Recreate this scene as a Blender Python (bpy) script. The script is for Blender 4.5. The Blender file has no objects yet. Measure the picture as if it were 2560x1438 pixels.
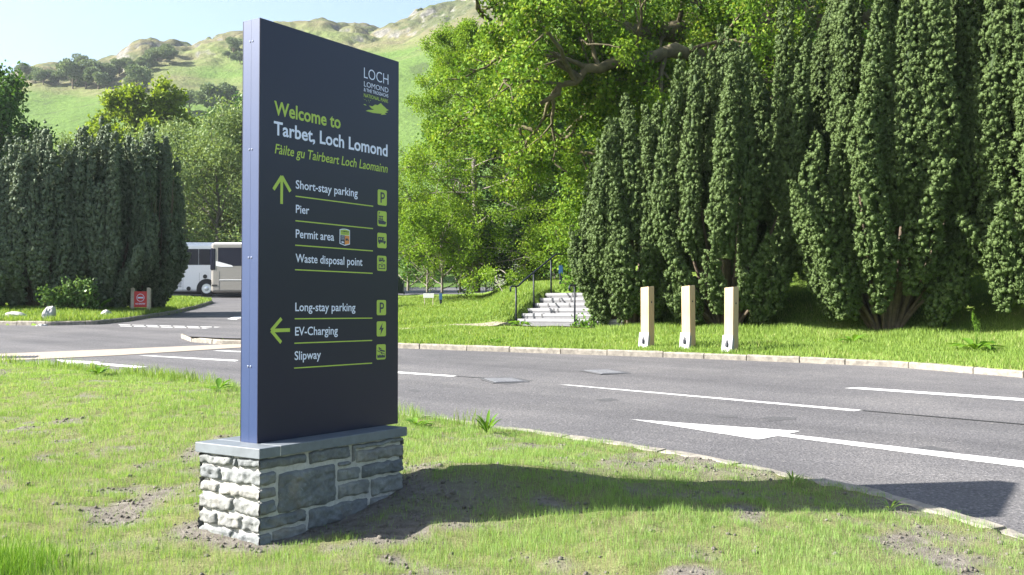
import bpy, bmesh, math, random
import numpy as np
from mathutils import Vector, Matrix
R = math.radians
# ---------------------------------------------------------------- camera, sky, sun, exposure
sc = bpy.context.scene
F = 2489.0; PIT = 0.0236; CZ = 1.55; SLOPE = 0.04
cam = bpy.data.cameras.new("camera"); cam_o = bpy.data.objects.new("camera", cam)
sc.collection.objects.link(cam_o); sc.camera = cam_o
cam.sensor_width = 36.0; cam.lens = 36.0 * F / 2560.0
cam.clip_start = 0.1; cam.clip_end = 3000
cam_o.location = (0, 0, CZ); cam_o.rotation_euler = (math.pi / 2 + PIT, 0, 0)
SUNV = Vector((4.47, 0.62, -2.94)).normalized()          # the way the light travels
SUN_EL = math.asin(-SUNV.z)
SUN_AZ = math.atan2(-SUNV.x, -SUNV.y)                     # from +Y, clockwise
w = bpy.data.worlds.new("World"); sc.world = w; w.use_nodes = True
nt = w.node_tree; bg = nt.nodes["Background"]
sky = nt.nodes.new("ShaderNodeTexSky"); sky.sky_type = 'NISHITA'; sky.sun_disc = False
sky.sun_elevation = SUN_EL; sky.sun_rotation = SUN_AZ
sky.air_density = 1.0; sky.dust_density = 1.6; sky.ozone_density = 1.2; sky.altitude = 30
nt.links.new(sky.outputs[0], bg.inputs[0]); bg.inputs[1].default_value = 0.064
sl = bpy.data.lights.new("sun", 'SUN'); sl.energy = 5.0; sl.angle = R(0.5); sl.color = (1.0, 0.96, 0.89)
so = bpy.data.objects.new("sun", sl); sc.collection.objects.link(so)
so.rotation_euler = SUNV.to_track_quat('-Z', 'Y').to_euler()
sc.view_settings.view_transform = 'Standard'; sc.view_settings.look = 'None'
sc.view_settings.exposure = 2.1; sc.view_settings.gamma = 1.0
sc.cycles.max_bounces = 6; sc.cycles.diffuse_bounces = 3; sc.cycles.glossy_bounces = 3
sc.cycles.transmission_bounces = 4; sc.cycles.caustics_reflective = False; sc.cycles.caustics_refractive = False

# ---------------------------------------------------------------- helpers
rng = np.random.default_rng(7)
random.seed(7)
COL = sc.collection

def ray(u, v):
    x = (u - 1280) / F; y = -(v - 719) / F
    return (x, math.cos(PIT) - y * math.sin(PIT), math.sin(PIT) + y * math.cos(PIT))
def at(u, v, Y):
    d = ray(u, v); t = Y / d[1]
    return (d[0] * t, Y, CZ + d[2] * t)
def gp(u, v, dz=0.0):
    d = ray(u, v); t = (CZ - dz) / (SLOPE * d[1] - d[2])
    return (d[0] * t, d[1] * t, SLOPE * d[1] * t + dz)

def link(o, parent=None):
    COL.objects.link(o)
    if parent is not None: o.parent = parent
    return o
def tag(o, label=None, cat=None, group=None, kind=None):
    for k, v_ in (('label', label), ('category', cat), ('group', group), ('kind', kind)):
        if v_: o[k] = v_
    return o
def empty(name, loc, label=None, cat=None, group=None):
    o = bpy.data.objects.new(name, None); o.empty_display_size = 0.2
    COL.objects.link(o); o.location = loc
    return tag(o, label, cat, group)
def mesh_np(name, V, quads=None, tris=None, mat=None, parent=None, attr=None, smooth=False):
    V = np.asarray(V, dtype=np.float32)
    me = bpy.data.meshes.new(name); me.vertices.add(len(V)); me.vertices.foreach_set('co', V.ravel())
    nq = 0 if quads is None else len(quads); ntr = 0 if tris is None else len(tris)
    idx = []; st = []
    if nq: idx.append(np.asarray(quads, dtype=np.int32).ravel()); st.append(np.arange(nq) * 4)
    if ntr: idx.append(np.asarray(tris, dtype=np.int32).ravel()); st.append(nq * 4 + np.arange(ntr) * 3)
    idx = np.concatenate(idx); st = np.concatenate(st).astype(np.int32)
    me.loops.add(len(idx)); me.loops.foreach_set('vertex_index', idx)
    me.polygons.add(nq + ntr); me.polygons.foreach_set('loop_start', st)
    if smooth: me.polygons.foreach_set('use_smooth', np.ones(nq + ntr, dtype=bool))
    if attr is not None:
        a = me.attributes.new('rnd', 'FLOAT', 'POINT'); a.data.foreach_set('value', np.asarray(attr, dtype=np.float32))
    me.update(calc_edges=True)
    if mat: me.materials.append(mat)
    return link(bpy.data.objects.new(name, me), parent)

class B:
    """gathers shapes of one part in one bmesh"""
    def __init__(s): s.bm = bmesh.new()
    def box(s, c, d, bev=0.0, M=None, seg=1):
        r = bmesh.ops.create_cube(s.bm, size=1.0)
        vs = r['verts']
        bmesh.ops.scale(s.bm, vec=d, verts=vs)
        if bev > 0:
            es = list({e for v_ in vs for e in v_.link_edges})
            q = bmesh.ops.bevel(s.bm, geom=es, offset=bev, segments=seg, affect='EDGES', profile=0.5)
            vs = list({v_ for f_ in q['faces'] for v_ in f_.verts} | {v_ for v_ in vs if v_.is_valid})
        T = Matrix.Translation(c)
        if M is not None: T = M @ T
        bmesh.ops.transform(s.bm, matrix=T, verts=vs)
        return s
    def tube(s, pts, rad, k=8, caps=True):
        pts = [Vector(p) for p in pts]
        if not isinstance(rad, (list, tuple)): rad = [rad] * len(pts)
        rings = []; ref = None
        for i, p in enumerate(pts):
            t = (pts[min(i + 1, len(pts) - 1)] - pts[max(i - 1, 0)]).normalized()
            if ref is None: ref = t.orthogonal().normalized()
            ref = (ref - t * ref.dot(t)).normalized(); b = t.cross(ref)
            rings.append([s.bm.verts.new(p + (ref * math.cos(2 * math.pi * j / k) + b * math.sin(2 * math.pi * j / k)) * rad[i]) for j in range(k)])
        for a, c in zip(rings, rings[1:]):
            for j in range(k):
                f = s.bm.faces.new((a[j], a[(j + 1) % k], c[(j + 1) % k], c[j])); f.smooth = True
        if caps:
            s.bm.faces.new(rings[0][::-1]); s.bm.faces.new(rings[-1])
        return s
    def poly(s, pts, depth=None):
        """flat polygon, given depth vector it becomes a prism"""
        vs = [s.bm.verts.new(p) for p in pts]
        f = s.bm.faces.new(vs)
        if depth is not None:
            r = bmesh.ops.extrude_face_region(s.bm, geom=[f])
            nv = [g for g in r['geom'] if isinstance(g, bmesh.types.BMVert)]
            bmesh.ops.translate(s.bm, vec=depth, verts=nv)
        return s
    def lathe(s, prof, M, k=24):
        rings = []
        for r_, h_ in prof:
            rings.append([s.bm.verts.new(M @ Vector((r_ * math.cos(2 * math.pi * j / k), r_ * math.sin(2 * math.pi * j / k), h_))) for j in range(k)])
        for a, c in zip(rings, rings[1:]):
            for j in range(k): s.bm.faces.new((a[j], a[(j + 1) % k], c[(j + 1) % k], c[j]))
        s.bm.faces.new(rings[0][::-1]); s.bm.faces.new(rings[-1]); return s
    def build(s, name, mat, parent=None, recalc=True, off=None):
        if off is not None: bmesh.ops.translate(s.bm, vec=-Vector(off), verts=s.bm.verts)
        if recalc: bmesh.ops.recalc_face_normals(s.bm, faces=s.bm.faces)
        me = bpy.data.meshes.new(name); s.bm.to_mesh(me); s.bm.free()
        if mat: me.materials.append(mat)
        return link(bpy.data.objects.new(name, me), parent)

# numpy value noise -------------------------------------------------------------------------
_lat = np.random.default_rng(3).random((256, 256))
def vnoise(x, y):
    xi = np.floor(x).astype(int); yi = np.floor(y).astype(int); fx = x - xi; fy = y - yi
    fx = fx * fx * (3 - 2 * fx); fy = fy * fy * (3 - 2 * fy)
    g = lambda a, b: _lat[a & 255, b & 255]
    return (g(xi, yi) * (1 - fx) + g(xi + 1, yi) * fx) * (1 - fy) + (g(xi, yi + 1) * (1 - fx) + g(xi + 1, yi + 1) * fx) * fy
def fbm(x, y, o=4):
    s = 0; a = 0.5; n = 0
    for i in range(o):
        s = s + a * vnoise(x * 2 ** i + 17.3 * i, y * 2 ** i + 9.1 * i); n += a; a *= 0.5
    return s / n
def S(x):
    x = np.clip(x, 0, 1); return x * x * (3 - 2 * x)
def sdist(X, Y, P):
    """signed distance to a polygon, positive inside"""
    X = np.asarray(X, float); Y = np.asarray(Y, float)
    d = np.full(X.shape, 1e9); ins = np.zeros(X.shape, bool)
    for (x0, y0), (x1, y1) in zip(P, P[1:] + P[:1]):
        ex, ey = x1 - x0, y1 - y0
        t = np.clip(((X - x0) * ex + (Y - y0) * ey) / (ex * ex + ey * ey + 1e-12), 0, 1)
        d = np.minimum(d, np.hypot(X - x0 - t * ex, Y - y0 - t * ey))
        if y0 != y1:
            c = ((y0 > Y) != (y1 > Y)) & (X < (x1 - x0) * (Y - y0) / (y1 - y0) + x0); ins ^= c
    return np.where(ins, d, -d)
def unit(a): return a / (np.linalg.norm(a, axis=-1, keepdims=True) + 1e-9)

# ---------------------------------------------------------------- materials
def new_mat(name):
    m = bpy.data.materials.new(name); m.use_nodes = True
    n = m.node_tree; return m, n, n.nodes["Principled BSDF"], n.nodes["Material Output"]
def plain(name, col, rough=0.5, metal=0.0, spec=0.5, noise=0.0, scale=20.0, bump=0.0, coat=0.0):
    m, n, p, o = new_mat(name)
    p.inputs['Base Color'].default_value = (*col, 1); p.inputs['Roughness'].default_value = rough
    p.inputs['Metallic'].default_value = metal; p.inputs['Specular IOR Level'].default_value = spec
    p.inputs['Coat Weight'].default_value = coat
    if noise or bump:
        tc = n.nodes.new('ShaderNodeTexCoord'); tx = n.nodes.new('ShaderNodeTexNoise')
        tx.inputs['Scale'].default_value = scale; tx.inputs['Detail'].default_value = 6; tx.inputs['Roughness'].default_value = 0.65
        n.links.new(tc.outputs['Object'], tx.inputs['Vector'])
        if noise:
            r = n.nodes.new('ShaderNodeValToRGB')
            r.color_ramp.elements[0].position = 0.3; r.color_ramp.elements[1].position = 0.7
            r.color_ramp.elements[0].color = (*[max(0, c * (1 - noise)) for c in col], 1)
            r.color_ramp.elements[1].color = (*[min(1, c * (1 + noise)) for c in col], 1)
            n.links.new(tx.outputs['Fac'], r.inputs[0]); n.links.new(r.outputs[0], p.inputs['Base Color'])
        if bump:
            b = n.nodes.new('ShaderNodeBump'); b.inputs['Strength'].default_value = 1.0; b.inputs['Distance'].default_value = bump
            n.links.new(tx.outputs['Fac'], b.inputs['Height']); n.links.new(b.outputs[0], p.inputs['Normal'])
    return m
def ramp(n, fac, stops):
    r = n.nodes.new('ShaderNodeValToRGB'); e = r.color_ramp.elements
    while len(e) < len(stops): e.new(0.5)
    for i, (ps, c) in enumerate(stops): e[i].position = ps; e[i].color = (*c, 1)
    n.links.new(fac, r.inputs[0]); return r.outputs[0]
def noise_tex(n, scale, detail=5, rough=0.6, coord='Object', vec=None):
    tc = n.nodes.new('ShaderNodeTexCoord'); t = n.nodes.new('ShaderNodeTexNoise')
    t.inputs['Scale'].default_value = scale; t.inputs['Detail'].default_value = detail; t.inputs['Roughness'].default_value = rough
    if vec is not None:
        mp = n.nodes.new('ShaderNodeMapping'); mp.inputs['Scale'].default_value = vec
        n.links.new(tc.outputs[coord], mp.inputs[0]); n.links.new(mp.outputs[0], t.inputs['Vector'])
    else: n.links.new(tc.outputs[coord], t.inputs['Vector'])
    return t.outputs['Fac']
def mixc(n, fac, a, b, mode='MIX'):
    m = n.nodes.new('ShaderNodeMix'); m.data_type = 'RGBA'; m.blend_type = mode
    for s_, v_ in ((0, fac), (6, a), (7, b)):
        if isinstance(v_, (int, float)): m.inputs[s_].default_value = v_
        elif isinstance(v_, tuple): m.inputs[s_].default_value = (*v_, 1)
        else: n.links.new(v_, m.inputs[s_])
    return m.outputs[2]
def bump_node(n, h, dist, p, strength=1.0):
    b = n.nodes.new('ShaderNodeBump'); b.inputs['Distance'].default_value = dist; b.inputs['Strength'].default_value = strength
    n.links.new(h, b.inputs['Height']); n.links.new(b.outputs[0], p.inputs['Normal'])
def leaf_mat(name, c0, c1, transl=0.35, rough=0.5, c2=None, tcol=None):
    """leaves: each leaf its own hue between c0 and c1, light passes through"""
    m, n, p, o = new_mat(name)
    a = n.nodes.new('ShaderNodeAttribute'); a.attribute_name = 'rnd'
    st = [(0.0, c0), (1.0, c1)] if c2 is None else [(0.0, c0), (0.85, c1), (1.0, c2)]
    col = ramp(n, a.outputs['Fac'], st)
    n.links.new(col, p.inputs['Base Color']); p.inputs['Roughness'].default_value = rough
    p.inputs['Specular IOR Level'].default_value = 0.10
    if transl:
        t = n.nodes.new('ShaderNodeBsdfTranslucent'); mx = n.nodes.new('ShaderNodeMixShader')
        tc = mixc(n, 1.0, col, tcol or (1.3, 1.25, 0.6), 'MULTIPLY')
        n.links.new(tc, t.inputs[0]); mx.inputs[0].default_value = transl
        n.links.new(p.outputs[0], mx.inputs[1]); n.links.new(t.outputs[0], mx.inputs[2]); n.links.new(mx.outputs[0], o.inputs[0])
    return m

M = {}
M['paint'] = plain('navy_paint', (0.013, 0.0135, 0.034), 0.30, spec=0.38)
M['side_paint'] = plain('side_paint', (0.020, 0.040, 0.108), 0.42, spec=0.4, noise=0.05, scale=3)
M['lime'] = plain('lime_vinyl', (0.42, 0.56, 0.075), 0.45)
M['white_vinyl'] = plain('white_vinyl', (0.74, 0.78, 0.93), 0.45)
M['orange'] = plain('orange_vinyl', (0.75, 0.28, 0.06), 0.45)
M['dark_vinyl'] = plain('dark_vinyl', (0.035, 0.04, 0.07), 0.45)
M['cover'] = plain('worn_iron', (0.13, 0.133, 0.145), 0.65, metal=0.1, noise=0.25, scale=14)
M['steel'] = plain('galvanised_steel', (0.62, 0.63, 0.66), 0.35, metal=0.8, noise=0.1, scale=30)
M['plate'] = plain('galvanised_plate', (0.27, 0.27, 0.285), 0.6, metal=0.1, noise=0.12, scale=25)
M['bolt'] = plain('bolt_steel', (0.16, 0.18, 0.25), 0.45, metal=0.5)
M['black'] = plain('black_rubber', (0.015, 0.015, 0.016), 0.7)
M['rail'] = plain('rail_paint', (0.018, 0.022, 0.032), 0.5, spec=0.25)
M['mortar'] = plain('mortar', (0.40, 0.39, 0.37), 0.95, noise=0.2, scale=40, bump=0.004)
M['coping'] = plain('slate_coping', (0.125, 0.142, 0.16), 0.55, noise=0.18, scale=14, bump=0.0006)
M['concrete'] = plain('pale_concrete', (0.29, 0.245, 0.195), 0.9, noise=0.12, scale=12, bump=0.002)
M['steps'] = plain('step_stone', (0.235, 0.235, 0.245), 0.8, noise=0.1, scale=9, bump=0.001)
M['kerb'] = plain('kerb_stone', (0.215, 0.195, 0.165), 0.9, noise=0.4, scale=11, bump=0.008)
M['bark'] = plain('brown_bark', (0.10, 0.075, 0.05), 0.9, noise=0.4, scale=9, bump=0.02)
M['grey_bark'] = plain('grey_bark', (0.17, 0.15, 0.125), 0.9, noise=0.4, scale=7, bump=0.02)
M['moss_bark'] = plain('mossy_bark', (0.10, 0.085, 0.045), 0.95, noise=0.5, scale=4, bump=0.03)
M['rock'] = plain('pale_rock', (0.42, 0.41, 0.40), 0.9, noise=0.3, scale=6, bump=0.03)
M['white_metal'] = plain('white_coach_paint', (0.80, 0.80, 0.82), 0.25, coat=0.4)
M['silver'] = plain('silver_coach_paint', (0.27, 0.25, 0.23), 0.35, metal=0.2, coat=0.4)
M['glass'] = plain('dark_glass', (0.006, 0.008, 0.022), 0.12, spec=0.25)
M['red'] = plain('red_sign_paint', (0.62, 0.045, 0.04), 0.45)
M['hut_white'] = plain('white_render', (0.75, 0.74, 0.72), 0.9, noise=0.06, scale=5)
M['slate_roof'] = plain('slate_roof', (0.10, 0.10, 0.11), 0.7, noise=0.2, scale=20)
M['blue'] = plain('blue_sign_paint', (0.03, 0.10, 0.24), 0.45)
M['bin_green'] = plain('bin_green_plastic', (0.03, 0.06, 0.035), 0.5)
M['tape'] = plain('dark_tape', (0.07, 0.07, 0.075), 0.7)

def wood_mat():
    m, n, p, o = new_mat('oak_wood')
    f1 = noise_tex(n, 6.0, 6, 0.6, vec=(9, 9, 0.6)); f2 = noise_tex(n, 2.0, 3)
    c = ramp(n, f1, [(0.25, (0.27, 0.17, 0.075)), (0.55, (0.42, 0.295, 0.155)), (0.8, (0.50, 0.36, 0.20))])
    c = mixc(n, f2, c, (0.42, 0.33, 0.21)); n.links.new(c, p.inputs['Base Color']); p.inputs['Roughness'].default_value = 0.75
    bump_node(n, f1, 0.004, p); return m
M['wood'] = wood_mat()
M['old_wood'] = plain('weathered_wood', (0.50, 0.42, 0.33), 0.85, noise=0.2, scale=8)

def stone_mat():
    m, n, p, o = new_mat('rubble_stone')
    a = n.nodes.new('ShaderNodeAttribute'); a.attribute_name = 'rnd'
    base = ramp(n, a.outputs['Fac'], [(0.0, (0.125, 0.136, 0.145)), (0.5, (0.17, 0.18, 0.182)), (1.0, (0.23, 0.223, 0.205))])
    f1 = noise_tex(n, 9, 8, 0.7); f2 = noise_tex(n, 55, 6, 0.75); f3 = noise_tex(n, 5, 3)
    c = mixc(n, 0.85, base, ramp(n, f1, [(0.3, (0.55, 0.56, 0.58)), (0.5, (0.95, 0.95, 0.95)), (0.72, (1.7, 1.65, 1.55))]), 'MULTIPLY')
    c = mixc(n, ramp(n, f2, [(0.60, (0, 0, 0)), (0.74, (0.7, 0.7, 0.7))]), c, (0.45, 0.45, 0.44))
    c = mixc(n, ramp(n, f3, [(0.56, (0, 0, 0)), (0.75, (0.45, 0.45, 0.45))]), c, (0.20, 0.15, 0.09))
    n.links.new(c, p.inputs['Base Color']); p.inputs['Roughness'].default_value = 0.8
    bump_node(n, f2, 0.006, p); return m
M['stone'] = stone_mat()

def asphalt_mat():
    m, n, p, o = new_mat('asphalt')
    f1 = noise_tex(n, 0.45, 6, 0.65); f2 = noise_tex(n, 48, 2, 0.6); f3 = noise_tex(n, 21, 3, 0.6)
    tc = n.nodes.new('ShaderNodeTexCoord'); m1 = n.nodes.new('ShaderNodeMapping'); m1.inputs['Rotation'].default_value = (0, 0, R(-142.5))
    m2 = n.nodes.new('ShaderNodeMapping'); m2.inputs['Scale'].default_value = (0.10, 1.3, 1)
    n.links.new(tc.outputs['Object'], m1.inputs[0]); n.links.new(m1.outputs[0], m2.inputs[0])
    t4 = n.nodes.new('ShaderNodeTexNoise'); t4.inputs['Scale'].default_value = 1.0; t4.inputs['Detail'].default_value = 5; n.links.new(m2.outputs[0], t4.inputs['Vector'])
    c = ramp(n, f1, [(0.30, (0.074, 0.072, 0.077)), (0.5, (0.094, 0.091, 0.095)), (0.70, (0.120, 0.115, 0.116))])
    c = mixc(n, 0.55, c, ramp(n, t4.outputs['Fac'], [(0.33, (0.70, 0.70, 0.71)), (0.66, (1.32, 1.31, 1.29))]), 'MULTIPLY')
    c = mixc(n, 0.95, c, ramp(n, f2, [(0.28, (0.40, 0.40, 0.42)), (0.46, (0.90, 0.90, 0.90)), (0.60, (1.10, 1.10, 1.10)), (0.72, (2.3, 2.25, 2.2))]), 'MULTIPLY')
    c = mixc(n, ramp(n, f3, [(0.66, (0, 0, 0)), (0.73, (0.7, 0.7, 0.7))]), c, (0.25, 0.235, 0.22))
    c = mixc(n, ramp(n, f3, [(0.28, (0.7, 0.7, 0.7)), (0.36, (0, 0, 0))]), c, (0.04, 0.04, 0.043))
    n.links.new(c, p.inputs['Base Color']); p.inputs['Roughness'].default_value = 0.85
    p.inputs['Specular IOR Level'].default_value = 0.35
    bump_node(n, f2, 0.008, p); return m
M['asphalt'] = asphalt_mat()
def marking_mat():
    m, n, p, o = new_mat('road_paint')
    f = noise_tex(n, 24, 6, 0.75)
    c = ramp(n, f, [(0.33, (0.16, 0.16, 0.165)), (0.40, (0.50, 0.50, 0.49)), (0.7, (0.66, 0.66, 0.645))])
    n.links.new(c, p.inputs['Base Color']); p.inputs['Roughness'].default_value = 0.7; return m
M['marking'] = marking_mat()
def soil_mat():
    """bare soil where rnd=0, seedling thatch where rnd=1"""
    m, n, p, o = new_mat('soil')
    a = n.nodes.new('ShaderNodeAttribute'); a.attribute_name = 'rnd'
    f1 = noise_tex(n, 14, 6, 0.7); f2 = noise_tex(n, 60, 5, 0.7)
    so_ = ramp(n, f1, [(0.3, (0.105, 0.092, 0.078)), (0.6, (0.20, 0.182, 0.158)), (0.8, (0.30, 0.28, 0.25))])
    gr = ramp(n, f2, [(0.3, (0.11, 0.11, 0.05)), (0.55, (0.18, 0.185, 0.08)), (0.75, (0.26, 0.25, 0.13))])
    c = mixc(n, a.outputs['Fac'], so_, gr); n.links.new(c, p.inputs['Base Color'])
    p.inputs['Roughness'].default_value = 1.0; p.inputs['Specular IOR Level'].default_value = 0.1
    bump_node(n, f2, 0.02, p); return m
M['soil'] = soil_mat()
def turf_mat():
    m, n, p, o = new_mat('turf')
    f1 = noise_tex(n, 0.9, 6, 0.65); f2 = noise_tex(n, 26, 4, 0.7)
    c = ramp(n, f1, [(0.3, (0.10, 0.17, 0.03)), (0.55, (0.17, 0.25, 0.05)), (0.75, (0.25, 0.28, 0.09))])
    c = mixc(n, 0.6, c, ramp(n, f2, [(0.3, (0.5, 0.5, 0.45)), (0.7, (1.4, 1.4, 1.3))]), 'MULTIPLY')
    n.links.new(c, p.inputs['Base Color']); p.inputs['Roughness'].default_value = 1.0; p.inputs['Specular IOR Level'].default_value = 0.1
    bump_node(n, f2, 0.05, p); return m
M['turf'] = turf_mat()
def hill_mat():
    """rough grazing: rnd is the height up the hill; grass, dead bracken, heather and rock"""
    m, n, p, o = new_mat('hill_grazing')
    a = n.nodes.new('ShaderNodeAttribute'); a.attribute_name = 'rnd'
    f1 = noise_tex(n, 0.012, 6, 0.62, vec=(1, 1, 2.2)); f2 = noise_tex(n, 0.10, 6, 0.7); f3 = noise_tex(n, 0.6, 4, 0.7)
    add = n.nodes.new('ShaderNodeMath'); add.operation = 'MULTIPLY_ADD'; add.inputs[1].default_value = 1.35
    n.links.new(f1, add.inputs[0]); n.links.new(a.outputs['Fac'], add.inputs[2])
    sub = n.nodes.new('ShaderNodeMath'); sub.operation = 'MULTIPLY_ADD'; sub.inputs[1].default_value = 0.34; n.links.new(f2, sub.inputs[0]); n.links.new(add.outputs[0], sub.inputs[2])
    sc_ = n.nodes.new('ShaderNodeMath'); sc_.operation = 'MULTIPLY'; sc_.inputs[1].default_value = 0.5; n.links.new(sub.outputs[0], sc_.inputs[0])
    c = ramp(n, sc_.outputs[0], [(0.45, (0.082, 0.138, 0.034)), (0.68, (0.105, 0.165, 0.042)), (0.76, (0.145, 0.165, 0.066)), (0.83, (0.170, 0.150, 0.090)), (0.90, (0.085, 0.100, 0.048)), (0.97, (0.14, 0.13, 0.08))])
    c = mixc(n, 0.75, c, ramp(n, f3, [(0.3, (0.52, 0.56, 0.50)), (0.7, (1.05, 1.06, 0.98))]), 'MULTIPLY')
    c = mixc(n, ramp(n, f2, [(0.56, (0, 0, 0)), (0.64, (0.8, 0.8, 0.8))]), c, (0.060, 0.085, 0.030))
    g = n.nodes.new('ShaderNodeNewGeometry'); sx = n.nodes.new('ShaderNodeSeparateXYZ'); n.links.new(g.outputs['Normal'], sx.inputs[0])
    rk = ramp(n, sx.outputs['Z'], [(0.66, (0.9, 0.9, 0.9)), (0.76, (0, 0, 0))])
    c = mixc(n, rk, c, ramp(n, f3, [(0.35, (0.07, 0.07, 0.065)), (0.65, (0.22, 0.21, 0.19))]))
    n.links.new(c, p.inputs['Base Color']); p.inputs['Roughness'].default_value = 1.0; p.inputs['Specular IOR Level'].default_value = 0.05
    bump_node(n, f3, 1.2, p, 0.7); return m
M['hill'] = hill_mat()

M['yew'] = leaf_mat('yew_needles', (0.042, 0.068, 0.022), (0.105, 0.148, 0.050), 0.10, 0.5, (0.17, 0.22, 0.08))
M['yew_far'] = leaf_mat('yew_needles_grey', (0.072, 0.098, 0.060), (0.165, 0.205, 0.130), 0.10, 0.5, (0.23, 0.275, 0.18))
M['oak'] = leaf_mat('oak_leaves', (0.055, 0.130, 0.012), (0.175, 0.275, 0.030), 0.34, 0.6, (0.25, 0.31, 0.05))
M['larch'] = leaf_mat('feathery_leaves', (0.085, 0.170, 0.016), (0.200, 0.310, 0.030), 0.34, 0.6, (0.30, 0.37, 0.06))
M['maple'] = leaf_mat('deep_green_leaves', (0.035, 0.09, 0.02), (0.085, 0.17, 0.035), 0.3, 0.4)
M['willow'] = leaf_mat('grey_green_leaves', (0.09, 0.145, 0.05), (0.20, 0.27, 0.105), 0.3, 0.5, (0.28, 0.33, 0.16))
M['yellow_oak'] = leaf_mat('yellow_green_leaves', (0.10, 0.17, 0.015), (0.23, 0.30, 0.025), 0.4, 0.5)
M['hill_leaf'] = leaf_mat('hill_tree_leaves', (0.10, 0.145, 0.075), (0.18, 0.235, 0.125), 0.2, 0.7)
M['grass'] = leaf_mat('young_grass', (0.130, 0.235, 0.050), (0.255, 0.370, 0.125), 0.42, 0.5, (0.42, 0.42, 0.22))
M['long_grass'] = leaf_mat('long_grass', (0.10, 0.18, 0.032), (0.23, 0.32, 0.075), 0.38, 0.5, (0.38, 0.37, 0.18))
M['weed'] = leaf_mat('weed_leaves', (0.05, 0.13, 0.015), (0.15, 0.28, 0.035), 0.35, 0.4)
M['shrub'] = leaf_mat('shrub_leaves', (0.05, 0.11, 0.03), (0.15, 0.24, 0.075), 0.25, 0.35, (0.25, 0.33, 0.15))

# ---------------------------------------------------------------- ground and hills (one sheet to the horizon)
SKYL = [(-2500, 330), (-900, 270), (-300, 225), (-80, 205), (0, 192), (35, 181), (70, 168), (100, 162), (140, 163), (190, 168), (225, 160), (250, 146), (285, 135), (318, 106), (345, 93), (372, 92), (395, 101), (440, 103), (478, 102),
        (495, 90), (520, 82), (560, 80), (605, 77), (680, 55), (760, 50), (830, 49), (880, 52), (950, 60), (1000, 46), (1040, 24), (1080, 10), (1130, 0), (1200, -25), (1300, -50), (1500, -85), (2000, -110), (3200, -120), (6000, 60)]
_sx = np.array([math.atan((a - 1280) / F) for a, b in SKYL]); _sy = np.array([ray(a, b)[2] / math.hypot(ray(a, b)[0], ray(a, b)[1]) for a, b in SKYL])
R0, R1 = 100.0, 430.0
_ax = np.linspace(-1.6, 1.6, 1601); _as = np.interp(_ax, _sx, _sy); _k = np.exp(-(np.arange(-60, 61) / 24.0) ** 2); _as = np.convolve(np.pad(_as, 60, 'edge'), _k / _k.sum(), 'valid')     # the ridge line, smoothed for the slopes below it
def hill_z(az, r):
    t_ = np.clip((r - R0) / (R1 - R0), 0, 1); wd_ = S((t_ - 0.70) * 4)
    es = (np.interp(az, _sx, _sy) * wd_ + np.interp(az, _ax, _as) * (1 - wd_)) * S((2.4 - np.abs(az)) / 1.0)
    X = r * np.sin(az); Y = r * np.cos(az)
    base = SLOPE * np.clip(Y, -40, 100) - 0.06
    t = np.clip((r - R0) / (R1 - R0), 0, 1.6)
    e0 = (base - CZ) / np.maximum(r, 1)
    lump = (fbm(X / 95, Y / 95 + 40, 4) - 0.5) * 0.16 + (fbm(X / 24 + 9, Y / 24, 4) - 0.5) * 0.055
    tt = np.clip(t + lump * S(t * 4) * S((1 - t) * 3.5), 0, 1)
    g = 1 - (1 - tt) ** 1.55
    e = e0 + (es - e0) * g
    z = CZ + r * e
    crag = (np.abs(fbm(X / 16 + 3, Y / 16 + 8, 4) - 0.5) * 2) ** 0.7
    z = z + S((t - 0.72) * 5) * S((1.25 - t) * 4) * (crag - 0.5) * 6.0
    z = z - np.clip(t - 1, 0, 1) * 60
    return np.where(r > R0, z, base), tt
azs = np.concatenate([np.linspace(-math.pi, -0.66, 40)[:-1], np.linspace(-0.66, 0.10, 560), np.linspace(0.10, math.pi, 70)[1:]])
rs = np.concatenate([np.array([0.5, 4, 12, 30, 60, 85, 100]), np.linspace(103, 470, 270), np.array([500, 560, 650, 900])])
AZ, RR = np.meshgrid(azs, rs)
HZ, HT = hill_z(AZ, RR)
nA, nR = len(azs), len(rs)
ii = np.arange(nR * nA).reshape(nR, nA)
qd = np.stack([ii[:-1, :-1], ii[:-1, 1:], ii[1:, 1:], ii[1:, :-1]], -1).reshape(-1, 4)[:, ::-1]
g_o = mesh_np('ground', np.stack([RR * np.sin(AZ), RR * np.cos(AZ), HZ], -1).reshape(-1, 3), qd, mat=M['hill'], attr=HT.ravel() * 0.88, smooth=True)
tag(g_o, kind='structure')
def hill_hit(u, v):
    d = ray(u, v); az = math.atan2(d[0], d[1]); e = d[2] / math.hypot(d[0], d[1])
    r_ = np.linspace(101, 440, 900); z_, _ = hill_z(np.full(900, az), r_)
    k = np.where((z_ - CZ) / r_ >= e)[0]
    k = k[0] if len(k) else 850
    return (r_[k] * math.sin(az), r_[k] * math.cos(az), float(z_[k]))

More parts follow.
